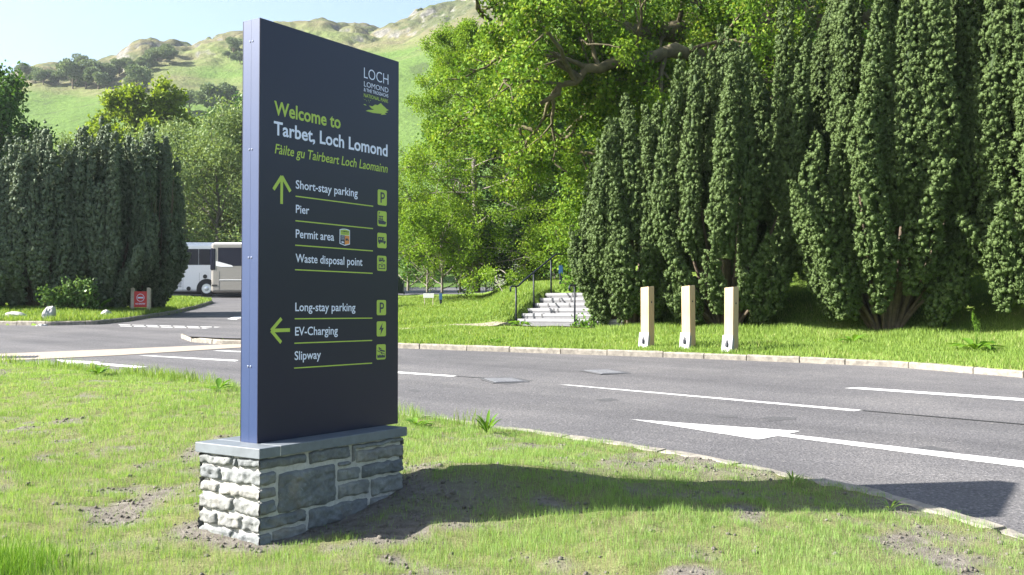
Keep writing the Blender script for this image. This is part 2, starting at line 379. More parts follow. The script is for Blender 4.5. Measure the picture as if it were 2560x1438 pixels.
# ---------------------------------------------------------------- road, verges, kerbs
def flat_xy(px): return [gp(u, v)[:2] for u, v in px]
NV = flat_xy([(-420, 880), (-150, 898), (0, 911), (120, 922), (240, 934), (390, 948), (600, 976), (1010, 1050), (1150, 1068), (1290, 1091), (1500, 1119), (1780, 1167), (1960, 1206), (2150, 1246), (2330, 1300), (2560, 1372), (2800, 1452)]) + [(3.6, 3.2), (3.9, 0.5), (-16, 0.5), (-22, 12)]
FV = flat_xy([(2900, 975), (2560, 943), (2240, 917), (2000, 906), (1670, 893), (1400, 884), (1000, 870), (800, 864), (555, 860), (490, 855), (463, 845), (480, 837), (600, 826)]) + [(-7.4, 40), (-7.8, 66), (70, 66), (70, -8), (16, 8.4)]
LV = [(-60, 31), (-24, 29.6), (-14.8, 28.7), (-13.2, 28.4), (-12.1, 28.9), (-11.9, 30.5), (-12.1, 33), (-12.3, 36), (-13.3, 42), (-14.6, 48.5), (-15.2, 50), (-16.4, 50.8), (-22, 52), (-60, 55)]

rx = np.array([-70, 70.0]); ry = np.array([-6, 96.0])
V = [(x, y, SLOPE * y) for y in ry for x in rx]
road = mesh_np('road', V, [(0, 1, 3, 2)], mat=M['asphalt']); tag(road, kind='structure')

def near_h(X, Y):
    d = sdist(X, Y, NV)
    h = 0.055 + 0.05 * S((d - 0.1) / 1.6) - 0.05 * S((d - 1.9) / 1.2)
    h = h + 0.115 * np.exp(-(((X + 0.25) / 0.75) ** 2 + ((Y - 6.75) / 0.6) ** 2))
    h = h + (fbm(X * 1.6, Y * 1.6, 3) - 0.5) * 0.06 * S(d / 0.5)
    h = h + (fbm(X * 9, Y * 9, 3) - 0.5) * 0.035
    return np.where(d > -0.02, h, -0.25), d
PC = np.array([-1.3794, 5.4587]); YAW = 0.591
DV = np.array([math.sin(YAW), math.cos(YAW)]); NVv = np.array([-math.cos(YAW), math.sin(YAW)])
def soil_mask(X, Y):
    """0 bare soil .. 1 grown over"""
    a = fbm(X * 1.3 + 5, Y * 1.3, 4); b = fbm(X * 5 + 2, Y * 5 + 7, 3)
    g = S((a * 0.6 + b * 0.4 - 0.315) * 5)
    u = (X - PC[0]) * DV[0] + (Y - PC[1]) * DV[1]; v_ = (X - PC[0]) * NVv[0] + (Y - PC[1]) * NVv[1]
    dx = np.maximum(np.maximum(-u, u - 1.25), 0); dy = np.maximum(np.maximum(-v_, v_ - 0.54), 0)
    dp = np.hypot(dx, dy)
    g = g * S((dp + 0.25 * (b - 0.5) - 0.05) / 0.22)
    bare = np.exp(-(((X + 0.45) / 0.52) ** 2 + ((Y - 6.25) / 0.34) ** 2) ** 1.5)
    g = np.maximum(g, 0.85 * np.exp(-(((X - 1.0) / 1.1) ** 2 + ((Y - 7.0) / 0.55) ** 2))) * (1 - 0.70 * bare)
    bare2 = 0.6 * np.exp(-(((X + 2.15) / 0.42) ** 2 + ((Y - 5.52) / 0.13) ** 2)) + 0.25 * np.exp(-(((X - 2.6) / 0.8) ** 2 + ((Y - 5.3) / 0.45) ** 2))
    return np.clip(g * (1 - 0.8 * np.clip(bare2, 0, 1)), 0, 1)
def near_z(X, Y): return SLOPE * Y + near_h(X, Y)[0]

def heightfield(name, x0, x1, y0, y1, step, hf, mat, attrf=None):
    xs = np.arange(x0, x1, step); ys = np.arange(y0, y1, step)
    X, Y = np.meshgrid(xs, ys); h, d = hf(X, Y)
    keep = d > -0.25
    ids = np.full(X.shape, -1); ids[keep] = np.arange(keep.sum())
    q = np.stack([ids[:-1, :-1], ids[:-1, 1:], ids[1:, 1:], ids[1:, :-1]], -1).reshape(-1, 4); q = q[(q >= 0).all(1)]
    V = np.stack([X, Y, SLOPE * Y + h], -1)[keep]
    a = None if attrf is None else attrf(X, Y)[keep]
    return tag(mesh_np(name, V, q, mat=mat, attr=a, smooth=True), kind='structure')
heightfield('verge', -13, 4.2, 2.6, 19.5, 0.045, near_h, M['soil'], soil_mask)

ST = Vector((0.10, 26.0)); SD = Vector((0.55, 0.835)).normalized(); SE = Vector((SD.y, -SD.x))     # foot of the steps, the way up, along a step
def far_h(X, Y):
    d = sdist(X, Y, FV)
    wx = S((X + 2.2) / 2.0)
    bank = 0.78 * S((d - 5.7) / 2.3) * wx + 0.80 * S((d - 4.0) / 13.0) * (1 - wx) * S((X + 7.4) / 3.5)
    bank = bank + 0.85 * S((d - 8.0) / 6.0) * S((X - 1.5) / 3.0)
    h = 0.10 + 0.018 * np.clip(d, 0, 20) + bank + (fbm(X * 0.8, Y * 0.8, 4) - 0.5) * 0.14 * S(d / 1.0)
    u = (X - ST.x) * SE.x + (Y - ST.y) * SE.y; v_ = (X - ST.x) * SD.x + (Y - ST.y) * SD.y
    cut = (u > -0.03) & (u < 3.2) & (v_ > -0.6) & (v_ < 2.0)
    top = 0.12 + np.clip(np.floor(v_ / 0.3), -1, 5) * 0.138
    h = np.where(cut, np.minimum(h, top - 0.08), h)
    h = np.where(sdist(X, Y, PAVE) > -0.1, np.minimum(h, 0.08), h)
    return np.where(d > -0.03, h, -0.3), d
PAVE = [(-7.66, 23.05), (-7.05, 21.75), (-6.1, 21.2), (-4.2, 20.9), (-3.2, 20.7), (-3.4, 24.5), (-4.6, 28), (-5.6, 36), (-7.4, 36), (-7.16, 26.3), (-7.8, 24.35)]
def far_z(X, Y): return SLOPE * Y + far_h(X, Y)[0]
heightfield('verge', -9, 17, 9, 60, 0.13, far_h, M['turf'])
def left_h(X, Y):
    d = sdist(X, Y, LV)
    return np.where(d > -0.03, 0.11 + 0.03 * np.clip(d, 0, 6) + (fbm(X * 0.7, Y * 0.7, 3) - 0.5) * 0.12 * S(d), -0.3), d
heightfield('verge', -30, -11, 27.5, 54, 0.16, left_h, M['turf'])
def zf(fn, x, y): return float(fn(np.array([x]), np.array([y]))[0]) if fn is near_z or fn is far_z else SLOPE * y + float(fn(np.array([x]), np.array([y]))[0][0])
left_z = lambda X, Y: SLOPE * Y + left_h(X, Y)[0]

def resample(P, L):
    P = np.array(P); seg = np.hypot(*(P[1:] - P[:-1]).T); s = np.concatenate([[0], np.cumsum(seg)])
    t = np.arange(0, s[-1], L); return np.stack([np.interp(t, s, P[:, 0]), np.interp(t, s, P[:, 1])], -1)
def kerb(P, wd, ht, L, seed, name='kerb', mat='kerb', out=0.0):
    """a row of kerb stones along the edge, each with its own small tilt"""
    rg = random.Random(seed); pts = resample(P, 0.15); k = max(1, int(round(L / 0.15)))
    b = B()
    i = 0
    while i < len(pts) - 1:
        kk = max(2, k + rg.randint(-1, 1)); j = min(i + kk, len(pts) - 1)
        dz = rg.uniform(-0.008, 0.008); dw = rg.uniform(-0.012, 0.012)
        rings = []
        for q in range(i, j + 1):
            p = pts[q]; t = pts[min(q + 1, len(pts) - 1)] - pts[max(q - 1, 0)]; t = t / np.linalg.norm(t); nn = np.array([t[1], -t[0]])
            p = p + t * (0.008 if q == i else -0.008 if q == j else 0)
            def V3(o, z):
                a = p + nn * (o + out + rg.uniform(-0.009, 0.009)); return b.bm.verts.new((a[0], a[1], SLOPE * a[1] + z + rg.uniform(-0.006, 0.006)))
            c = 0.018
            rings.append([V3(-wd / 2, -0.1), V3(-wd / 2, ht + dz - c), V3(-wd / 2 + c, ht + dz), V3(wd / 2 + dw - c * 1.6, ht + dz), V3(wd / 2 + dw, ht + dz - c * 1.6), V3(wd / 2 + dw + 0.01, -0.1)])
        for a, c in zip(rings, rings[1:]):
            for q in range(5): b.bm.faces.new((a[q], a[q + 1], c[q + 1], c[q]))
        b.bm.faces.new(rings[0]); b.bm.faces.new(rings[-1][::-1])
        i = j
    return tag(b.build(name, M[mat]), kind='structure')
kerb(NV[1:17], 0.16, 0.062, 0.9, 1, out=-0.02)
kerb(FV[0:14], 0.15, 0.10, 0.9, 2, out=-0.02)
kerb(FV[13:15], 0.15, 0.13, 0.9, 4)
kerb(LV[0:14], 0.13, 0.12, 0.9, 3, out=-0.02)

def px_patch(px, lift, n=1): return [Vector(gp(u, v)) + Vector((0, 0, lift)) for u, v in px]
def marking(name, px, lift=0.004, mat='marking'):
    P = px_patch(px, lift); Q = []
    for a, c in zip(P, P[1:] + P[:1]):                       # thermoplastic edges are a little ragged
        k = max(1, int((c - a).length / 0.07)) if (c - a).length > 0.25 and mat == 'marking' else 1
        nrm = Vector((-(c - a).y, (c - a).x, 0)).normalized()
        for i in range(k): Q.append(a.lerp(c, i / k) + (nrm * random.uniform(-0.009, 0.009) if i else Vector()))
    b = B(); b.poly(Q); o = b.build(name, M[mat], road, recalc=False)
    if o.data.polygons[0].normal.z < 0: o.data.flip_normals()
    return o
marking('arrow_marking', [(1575, 1049), (2000, 1079), (1969, 1086), (2560, 1154), (2900, 1193), (2900, 1216), (2560, 1170), (1945, 1091), (1895, 1099.5)])
marking('arrow_marking', [(138, 899.5), (253, 905.3), (240, 907), (369, 917.5), (339, 921), (206, 909), (167, 910.5)])
marking('arrow_marking', [(568, 798), (585, 792), (640, 789), (640, 794), (598, 796), (590, 800)])
marking('lane_line', [(1395, 962), (1425, 963), (2155, 1026), (2135, 1029)])
marking('lane_line', [(2110, 971), (2148, 969), (2560, 997), (2900, 1020), (2900, 1027), (2560, 1003.5)])
marking('lane_line', [(960, 929), (1000, 930), (1142, 940), (1130, 942.5), (1000, 934), (960, 931)])
marking('lane_line', [(346, 889.5), (375, 889.5), (597, 901), (588, 904)])
marking('lane_line', [(532, 877.5), (550, 876.5), (640, 880), (640, 883)])
for k in range(9):
    u = 297 + k * 34
    for dv in (0, 3.4):
        marking('give_way_dash', [(u + dv, 811.6 + k * 0.85 + dv), (u + 29 + dv, 812.3 + k * 0.85 + dv), (u + 29 + dv, 813.5 + k * 0.85 + dv), (u + dv, 812.8 + k * 0.85 + dv)])
marking('tar_seam', [(2156, 1026.5), (2400, 1047), (2620, 1066), (2620, 1068), (2400, 1049), (2156, 1028)], mat='black')
marking('tar_seam', [(1142, 941), (1240, 947), (1240, 948), (1142, 942)], mat='black')
M['patch'] = plain('old_tar_patch', (0.058, 0.057, 0.060), 0.9, noise=0.35, scale=30, bump=0.004)
def patch(px, jit=0.0):
    P = px_patch(px, 0.002); Q = []
    for a, c in zip(P, P[1:] + P[:1]):
        k = max(1, int((c - a).length / 0.12))
        for i in range(k): Q.append(a.lerp(c, i / k) + Vector((random.uniform(-jit, jit), random.uniform(-jit, jit), 0)))
    for q_ in Q: q_.z = SLOPE * q_.y + 0.002
    b = B(); b.poly(Q); o = b.build('tar_patch', M['patch'], road, recalc=False)
    if o.data.polygons[0].normal.z < 0: o.data.flip_normals()
patch([(1200, 951), (1262, 941), (1335, 952), (1268, 962)], 0.02); patch([(1462, 931), (1512, 924), (1574, 931), (1516, 938)], 0.02)
patch([(1490, 998), (1530, 995), (1548, 1001), (1505, 1004)], 0.05); patch([(1905, 1044), (1985, 1042), (2000, 1050), (1925, 1053)], 0.06); patch([(1790, 1040), (1830, 1038), (1842, 1044), (1805, 1046)], 0.05)
patch([(1010, 976), (1040, 973), (1060, 977), (1030, 981)], 0.05); patch([(2240, 1120), (2330, 1116), (2370, 1126), (2280, 1132)], 0.05)
strip = B(); strip.poly(px_patch([(-500, 905), (0, 885.5), (300, 873.5), (600, 860.5), (720, 862), (600, 870), (300, 889), (0, 903.5), (-500, 928)], 0.008))
so_ = strip.build('drain_strip', M['concrete'], recalc=False)
if so_.data.polygons[0].normal.z < 0: so_.data.flip_normals()
tag(so_, kind='structure')
# pavement of tarmac inside the island's kerb and the pale path to the steps
pv = B(); pv.poly([Vector((x, y, SLOPE * y + 0.124)) for x, y in
     PAVE])
tag(pv.build('pavement', M['asphalt']), kind='structure')
pa = B()
c0 = ST + SE * -0.1 - SD * 0.02
pth = [(c0 + SE * 2.6), c0, Vector((-1.9, 24.9)), Vector((-4.2, 22.6))]; pth2 = [p + Vector((-0.15, -1.0)) for p in pth]
rows = []
for seg in range(3):
    for k in range(9):
        if seg and k == 0: continue
        t = k / 8
        a = pth[seg].lerp(pth[seg + 1], t); c = pth2[seg].lerp(pth2[seg + 1], t)
        rows.append([a, a.lerp(c, 0.5), c])
vr = [[pa.bm.verts.new((p.x, p.y, min(zf(far_z, p.x, p.y) + 0.03, SLOPE * p.y + 0.25))) for p in r_] for r_ in rows]
for a, c in zip(vr, vr[1:]):
    for k in range(2): pa.bm.faces.new((a[k], a[k + 1], c[k + 1], c[k]))
po = pa.build('path', M['concrete']); tag(po, kind='structure')

# ---------------------------------------------------------------- welcome sign
N0 = np.array([-1.4471, 5.6816]); PZ = CZ - 0.7539; OUT = -NVv; PT = 0.1465; PW = 1.2242; PH = 2.44
SB = Vector((N0[0], N0[1], PZ))
def PP(u, h, off=0.0):
    a = DV * u + OUT * off
    return Vector((a[0], a[1], h))                          # local to the sign's base
_src = [(651, 46), (642.5, 1106), (1000.5, 151.5), (993.5, 1062.5)]; _dst = [(0, PH), (0, 0), (PW, PH), (PW, 0)]
_A = []; _b = []
for (x, y), (u, h) in zip(_src, _dst):
    _A += [[x, y, 1, 0, 0, 0, -u * x, -u * y], [0, 0, 0, x, y, 1, -h * x, -h * y]]; _b += [u, h]
_H = np.append(np.linalg.solve(np.array(_A, float), np.array(_b, float)), 1).reshape(3, 3)
def UV(x, y):
    q = _H @ np.array([x, y, 1.0]); return float(q[0] / q[2]), float(q[1] / q[2])

sign = empty('welcome_sign', SB, 'tall navy welcome sign with lime and white lettering on a stone plinth', 'sign')
FM = Matrix(((DV[0], OUT[0], 0, 0), (DV[1], OUT[1], 0, 0), (0, 0, 1, 0), (0, 0, 0, 1)))      # u, off, h -> sign local
b = B(); b.box((PW / 2, -0.003, PH / 2), (PW, 0.006, PH), 0.0015, FM); face = b.build('face_panel', M['paint'], sign)
b = B(); b.box((PW / 2, -PT + 0.003, PH / 2), (PW, 0.006, PH), 0.0015, FM); b.build('face_panel', M['paint'], sign)
hw = (PT - 0.0126) / 2
for k in (0, 1):
    b = B(); b.box((PW / 2, -0.0062 - hw / 2 - k * (hw + 0.0006), PH / 2), (PW - 0.002, hw - 0.0006, PH - 0.001), 0.0, FM)
    b.build('side_profile', M['side_paint'], sign)
b = B(); b.box((PW / 2, -PT / 2, PH / 2), (PW - 0.012, PT - 0.02, PH - 0.02), 0, FM); b.build('core', M['paint'], sign)
for hh in (UV(646, 100)[1], UV(645, 373)[1], UV(645, 645)[1], UV(643, 917)[1]):
    for dx in (-0.011, 0.011):
        Mx = FM @ Matrix.Translation((0.0006, -PT / 2 + dx, hh)) @ Matrix.Rotation(-math.pi / 2, 4, 'Y')
        b = B(); b.lathe([(0.0062, 0), (0.0062, 0.0015), (0.004, 0.0028), (0.0022, 0.0028), (0.0018, 0.0012)], Mx, 14); b.build('bolt', M['bolt'], sign)

def font_mesh(body, bold=0.0, res=3):
    cu = bpy.data.curves.new('lettering', 'FONT'); cu.body = body; cu.size = 1.0; cu.offset = bold; cu.resolution_u = res
    o = bpy.data.objects.new('lettering', cu); COL.objects.link(o)
    dg = bpy.context.evaluated_depsgraph_get(); me = bpy.data.meshes.new_from_object(o.evaluated_get(dg))
    v = np.array([x.co[:] for x in me.vertices]); f = [tuple(p.vertices) for p in me.polygons]
    bpy.data.objects.remove(o); bpy.data.curves.remove(cu); bpy.data.meshes.remove(me)
    return v, f
_v, _f = font_mesh('H'); CAP = _v[:, 1].max() - _v[:, 1].min()
def lettering(body, p0, p1, ptop, mat, bold=0.02, shear=0.0, off=0.0012):
    v, f = font_mesh(body, bold)
    u0, h0 = UV(*p0); u1, h1 = UV(*p1); hc = UV(*ptop)[1] - h0
    sy = hc / CAP
    v = v.copy(); v[:, 0] += v[:, 1] * shear * 0.6
    x0, x1 = v[:, 0].min(), v[:, 0].max(); sx = (u1 - u0) / (x1 - x0)
    vs = [PP(u0 + (x - x0) * sx, h0 + y * sy, off) for x, y, z in v]
    me = bpy.data.meshes.new('lettering'); me.from_pydata(vs, [], f); me.materials.append(M[mat])
    return link(bpy.data.objects.new('lettering', me), face)
lettering('Welcome to', (685, 288), (851.5, 321.5), (684, 254.5), 'lime', 0.022)
lettering('Tarbet, Loch Lomond', (684, 338), (970, 391), (684, 305.5), 'white_vinyl', 0.022)
lettering('Fàilte gu Tairbeart Loch Laomainn', (686.5, 385.5), (970, 431.5), (688, 362), 'lime', 0.010, 0.30)
lettering('Short-stay parking', (738.5, 473), (894, 491), (738.5, 452.5), 'white_vinyl', 0.012)
lettering('Pier', (738.5, 534), (772, 536), (738.5, 514), 'white_vinyl', 0.012)
lettering('Permit area', (738, 596), (834, 601), (738, 575.5), 'white_vinyl', 0.012)
lettering('Waste disposal point', (737.5, 657), (905, 664), (737.5, 636.5), 'white_vinyl', 0.012)
lettering('Long-stay parking', (736.4, 779), (887, 778), (736.4, 758.5), 'white_vinyl', 0.012)
lettering('EV-Charging', (735.7, 839.7), (842.5, 837), (735.7, 819), 'white_vinyl', 0.012)
lettering('Slipway', (734.3, 900.5), (800, 897), (734.3, 879.5), 'white_vinyl', 0.012)
lettering('LOCH', (911, 193.5), (973, 210.5), (911, 167), 'white_vinyl', -0.006)
lettering('LOMOND', (911, 214.8), (973, 228.7), (911, 202), 'white_vinyl', 0.0)
lettering('& THE TROSSACHS', (910.5, 227), (972.5, 241), (910.5, 218.8), 'white_vinyl', 0.012)
lettering('NATIONAL PARK', (910.5, 241.5), (972.5, 254), (910.5, 232.5), 'lime', 0.008)

def decal(name, shapes, mats, parent=None):
    """flat vinyl shapes on the face: shapes are (outline in metres, layer, material)"""
    bm = bmesh.new()
    for pts, lay, mi in shapes:
        f = bm.faces.new([bm.verts.new(PP(u, h, 0.0012 + 0.0008 * lay)) for u, h in pts]); f.material_index = mi
        f.normal_update()
        if f.normal.x * OUT[0] + f.normal.y * OUT[1] < 0: f.normal_flip()
    me = bpy.data.meshes.new(name); bm.to_mesh(me); bm.free()
    for k in mats: me.materials.append(M[k])
    return link(bpy.data.objects.new(name, me), parent or face)
def lineq(p, q, wd):
    (u0, h0), (u1, h1) = p, q; dx, dy = u1 - u0, h1 - h0; L = math.hypot(dx, dy); nx, ny = -dy / L * wd / 2, dx / L * wd / 2
    return [(u0 + nx, h0 + ny), (u0 - nx, h0 - ny), (u1 - nx, h1 - ny), (u1 + nx, h1 + ny)]
for a, c in (((738, 493), (933, 517)), ((737.5, 554.6), (932.3, 573)), ((736.8, 615.7), (931.8, 629)), ((736, 677), (931, 685)), ((735, 799), (929.6, 797.4)), ((734, 860), (929, 853)), ((733, 922), (928.5, 909.5))):
    a = UV(*a); c = UV(*c); h = (a[1] + c[1]) / 2
    decal('rule_line', [(lineq((a[0], h), (c[0], h), 0.0068), 0, 0)], ['lime'])
def arrow(tip, tail, h1, h2, wd):
    t, e, a, c = UV(*tip), UV(*tail), UV(*h1), UV(*h2)
    decal('arrow', [(lineq(t, e, wd), 0, 0), (lineq(t, a, wd), 0.2, 0), (lineq(t, c, wd), 0.4, 0)], ['lime'])
arrow((703.8, 443), (703, 512), (683, 476), (725, 481), 0.021)
arrow((676.5, 827), (723, 826), (702, 797), (701, 857), 0.021)

def rrect(x0, x1, y0, y1, r, n=5):
    P = []
    for cx, cy, a0 in ((x1 - r, y1 - r, 0), (x0 + r, y1 - r, 90), (x0 + r, y0 + r, 180), (x1 - r, y0 + r, 270)):
        for k in range(n + 1): a = R(a0 + 90 * k / n); P.append((cx + r * math.cos(a), cy + r * math.sin(a)))
    return P
def ring(cx, cy, ro, ri, a0, a1, n=10):
    out = []
    for k in range(n):
        p, q = R(a0 + (a1 - a0) * k / n), R(a0 + (a1 - a0) * (k + 1) / n)
        out.append([(cx + ro * math.cos(p), cy + ro * math.sin(p)), (cx + ro * math.cos(q), cy + ro * math.sin(q)), (cx + ri * math.cos(q), cy + ri * math.sin(q)), (cx + ri * math.cos(p), cy + ri * math.sin(p))])
    return out
def disc(cx, cy, r, n=12): return [(cx + r * math.cos(2 * math.pi * k / n), cy + r * math.sin(2 * math.pi * k / n)) for k in range(n)]
def rect(x0, x1, y0, y1): return [(x0, y0), (x1, y0), (x1, y1), (x0, y1)]
gP = [rect(.30, .43, .16, .84), rect(.43, .55, .72, .84), rect(.43, .55, .40, .52)] + ring(.55, .62, .22, .10, -90, 90)
gBoat = [[(.06, .40), (.60, .40), (.94, .30), (.86, .14), (.12, .14)], rect(.10, .60, .43, .50), rect(.14, .20, .50, .62), rect(.30, .36, .50, .62), rect(.48, .54, .50, .62), rect(.10, .62, .62, .68), rect(.12, .15, .68, .92), [(.15, .92), (.30, .87), (.15, .81)]]
gVan = [[(.08, .36), (.08, .72), (.74, .72), (.74, .66), (.60, .62), (.60, .36)], [(.62, .36), (.62, .60), (.78, .58), (.90, .46), (.90, .36)], disc(.24, .34, .08), disc(.74, .34, .08)]
gVanWin = [rect(.14, .26, .54, .64), rect(.34, .46, .54, .64), [(.66, .48), (.66, .55), (.76, .54), (.81, .48)]]
def sc_g(gs, sx, sy, ox, oy): return [[(x * sx + ox, y * sy + oy) for x, y in g] for g in gs]
gWaste = sc_g(gVan, .8, .62, .10, .42); gWasteWin = sc_g(gVanWin, .8, .62, .10, .42)
gWaste += [rect(.15, .22, .12, .44), rect(.78, .85, .12, .44), rect(.22, .78, .12, .18), rect(.22, .40, .38, .44), rect(.60, .78, .38, .44), rect(.47, .53, .30, .56), [(.38, .36), (.62, .36), (.50, .22)]]
gBolt = [[(.62, .90), (.24, .44), (.46, .46)], [(.46, .46), (.62, .90), (.54, .58)], [(.38, .08), (.76, .58), (.54, .56)], [(.54, .58), (.46, .46), (.38, .08), (.54, .56)]]
gSlip = [[(.22, .70), (.90, .58), (.88, .48), (.40, .56)], [(.22, .84), (.34, .80), (.64, .66), (.24, .72)], [(.08, .62), (.92, .36), (.92, .31), (.08, .57)], disc(.56, .42, .07), [(.08, .34), (.22, .28), (.36, .34), (.50, .27), (.64, .33), (.78, .26), (.92, .30), (.92, .12), (.08, .12)]]
for (x0, y0, x1, y1), gl, win in (((944.4, 476, 967.6, 515), gP, []), ((943.7, 529.6, 967, 568), gBoat, []), ((943, 584.6, 966.5, 622.6), gVan, gVanWin), ((942.3, 642, 966, 680), gWaste, gWasteWin), ((940.8, 753, 964.4, 791), gP, []), ((940.5, 806.5, 964, 844), gBolt, []), ((939.5, 864, 963, 902), gSlip, [])):
    u0, ht = UV(x0, (y0 + y1) / 2); u1, _ = UV(x1, (y0 + y1) / 2); wd = u1 - u0
    _, ha = UV((x0 + x1) / 2, y0); _, hb = UV((x0 + x1) / 2, y1); hh = ha - hb
    q = lambda g: [(u0 + x * wd, hb + y * hh) for x, y in g]
    decal('pictogram', [(rrect(u0, u1, hb, ha, wd * .13), 0, 0)] + [(q(g), 1 + 0.1 * i, 1) for i, g in enumerate(gl)] + [(q(g), 3, 0) for g in win], ['lime', 'dark_vinyl'])
# the permit badge: white rim, lime cap with lettering, dark and orange halves
u0, _ = UV(847.8, 595); u1, _ = UV(873.9, 595); _, ha = UV(861, 573.8); _, hb = UV(861, 616.5); wd = u1 - u0; hh = ha - hb
q = lambda g: [(u0 + x * wd, hb + y * hh) for x, y in g]
shield = lambda e: [(e, .10 + e * .6), (.5, e * .8), (1 - e, .10 + e * .6), (1 - e, .93 - e * .5), (.75, .985 - e), (.5, 1 - e), (.25, .985 - e), (e, .93 - e * .5)]
bd = decal('badge', [(q(shield(0)), 0, 0), (q([(.06, .62), (.94, .62), (.94, .90), (.5, .965), (.06, .90)]), 1, 1), (q([(.06, .14), (.5, .05), (.5, .60), (.06, .60)]), 1, 2), (q([(.5, .05), (.94, .14), (.94, .60), (.5, .60)]), 1.2, 3)]
      + [(q([(x * .38 + .53, y * .32 + .20) for x, y in g]), 2 + .1 * i, 2) for i, g in enumerate(gVan)] + [(q([(.12, .20), (.30, .26), (.44, .18), (.3, .14)]), 2, 0)], ['white_vinyl', 'lime', 'dark_vinyl', 'orange'])
def small_text(body, x0, x1, y, hgt, mat, bold=0.0):
    v, f = font_mesh(body, bold, 2); a, c = v[:, 0].min(), v[:, 0].max(); sx = (x1 - x0) * wd / (c - a); sy = hgt * hh / CAP
    me = bpy.data.meshes.new('lettering'); me.from_pydata([PP(u0 + x0 * wd + (x - a) * sx, hb + y * hh + yy * sy, 0.0036) for x, yy, z in v], [], f)
    me.materials.append(M[mat]); link(bpy.data.objects.new('lettering', me), face)
small_text('CAMPING', .14, .86, .785, .085, 'dark_vinyl', 0.02); small_text('IN THE PARK', .22, .78, .68, .05, 'dark_vinyl')
small_text('LOCH', .11, .45, .48, .075, 'white_vinyl'); small_text('LOMOND', .11, .45, .405, .05, 'white_vinyl'); small_text('NATIONAL PARK', .11, .45, .345, .035, 'white_vinyl')
z1 = lambda x, y: UV(600 + x / 3.269, 40 + y / 3.269)
decal('hill_emblem', [([z1(*p) for p in [(1057, 730), (1085, 738), (1108, 722), (1130, 727), (1156, 709), (1172, 728), (1192, 745), (1203, 757), (1222, 767), (1196, 775), (1214, 786), (1186, 792), (1202, 803), (1152, 807), (1166, 798), (1092, 792), (1030, 775), (1050, 767), (1100, 765), (1075, 752)]], 0, 0),
      ([z1(*p) for p in [(1011, 722), (1022, 719), (1039, 730), (1024, 729)]], 0, 0)]
      + [([z1(x, y), z1(x + 7, y + 5), z1(x + 12, y + 1), z1(x + 8, y + 9)], 0, 0) for x, y in ((1016, 675), (1030, 688), (1046, 681), (1062, 683), (1052, 697))], ['lime'])

# ---------------------------------------------------------------- stone plinth
PL = empty('stone_plinth', (PC[0], PC[1], PZ - 0.55), 'low rubble stone plinth with grey slate coping under the welcome sign', 'plinth')
PB = Vector(PL.location)
LM = Matrix(((DV[0], NVv[0], 0, PC[0]), (DV[1], NVv[1], 0, PC[1]), (0, 0, 1, PZ), (0, 0, 0, 1)))     # u along, v across, z from coping top
CW, CL, CT = 0.5392, 1.2516, 0.0573
for u0, u1 in ((0, 0.152), (0.159, CL)):
    b = B(); b.box(((u0 + u1) / 2, CW / 2, -CT / 2), (u1 - u0, CW, CT), 0.004, LM, 2); b.build('coping', M['coping'], PL, off=PB)
b = B(); b.box((CL / 2, CW / 2, -CT / 2 - 0.3), (CL - 0.07, CW - 0.07, 0.6 + CT - 0.01), 0, LM)
bmesh.ops.subdivide_edges(b.bm, edges=b.bm.edges[:], cuts=24, use_grid_fill=True)
for v_ in b.bm.verts:
    n_ = 0.004 * math.sin(v_.co.x * 61 + v_.co.z * 47) + 0.004 * math.sin(v_.co.y * 73 - v_.co.z * 39); v_.co += Vector((n_, n_, 0))
b.build('mortar', M['mortar'], PL, off=PB)
b = B(); b.box((0.1555, CW / 2, -CT / 2), (0.007, CW - 0.004, CT - 0.004), 0, LM); b.build('mortar', M['mortar'], PL, off=PB)
def pillows(stones, O, a, n, hgt, seed):
    """rough-faced stones on one face: (s0, s1, d0, d1, corner at start, corner at end)"""
    rg = np.random.default_rng(seed); Vs = []; Q = []; At = []; c = 0
    for s0, s1, d0, d1, e0, e1 in stones:
        h = hgt * rg.uniform(0.75, 1.15); nx = max(5, int((s1 - s0) / 0.009)); ny = max(5, int((d1 - d0) / 0.009))
        x = np.linspace(-1, 1, nx); y = np.linspace(-1, 1, ny); X, Y = np.meshgrid(x, y)
        px_ = np.abs(X) ** 13
        if e0: px_ = np.where(X < 0, 0, px_)
        if e1: px_ = np.where(X > 0, 0, px_)
        pr = np.clip((1 - px_) * (1 - np.abs(Y) ** 9), 0, 1) ** 0.42
        ss = s0 + (X + 1) / 2 * (s1 - s0); dd = d0 + (Y + 1) / 2 * (d1 - d0)
        ox, oy = rg.uniform(0, 90, 2)
        ns = (fbm(ss * 22 + ox, dd * 30 + oy, 4) - 0.5) * 0.020 + (vnoise(ss * 70 + ox, dd * 90) - 0.5) * 0.008 + (np.abs(vnoise(ss * 28 + oy, dd * 46 + ox) - 0.5) - 0.25) * 0.022
        ss = ss + (vnoise(dd * 25 + ox, ss * 8) - 0.5) * 0.014 * (np.abs(X) > 0.9) * (0 if (e0 or e1) else 1); dd = dd + (vnoise(ss * 20 + oy, dd * 6) - 0.5) * 0.016
        H = -0.012 + (h + 0.012) * pr + ns * pr
        if e0: ss = np.where(X == -1, ss - h * 0.5, ss)
        P = O[None, None, :] + ss[..., None] * a + H[..., None] * n + np.array([0, 0, -1.0]) * dd[..., None]
        Vs.append(P.reshape(-1, 3)); i = c + np.arange(nx * ny).reshape(ny, nx); c += nx * ny
        Q.append(np.stack([i[:-1, :-1], i[:-1, 1:], i[1:, 1:], i[1:, :-1]], -1).reshape(-1, 4)); At.append(np.full(nx * ny, rg.random()))
    return np.concatenate(Vs), np.concatenate(Q), np.concatenate(At)
IN = 0.026; L_ = CL - 2 * IN; W_ = CW - 2 * IN
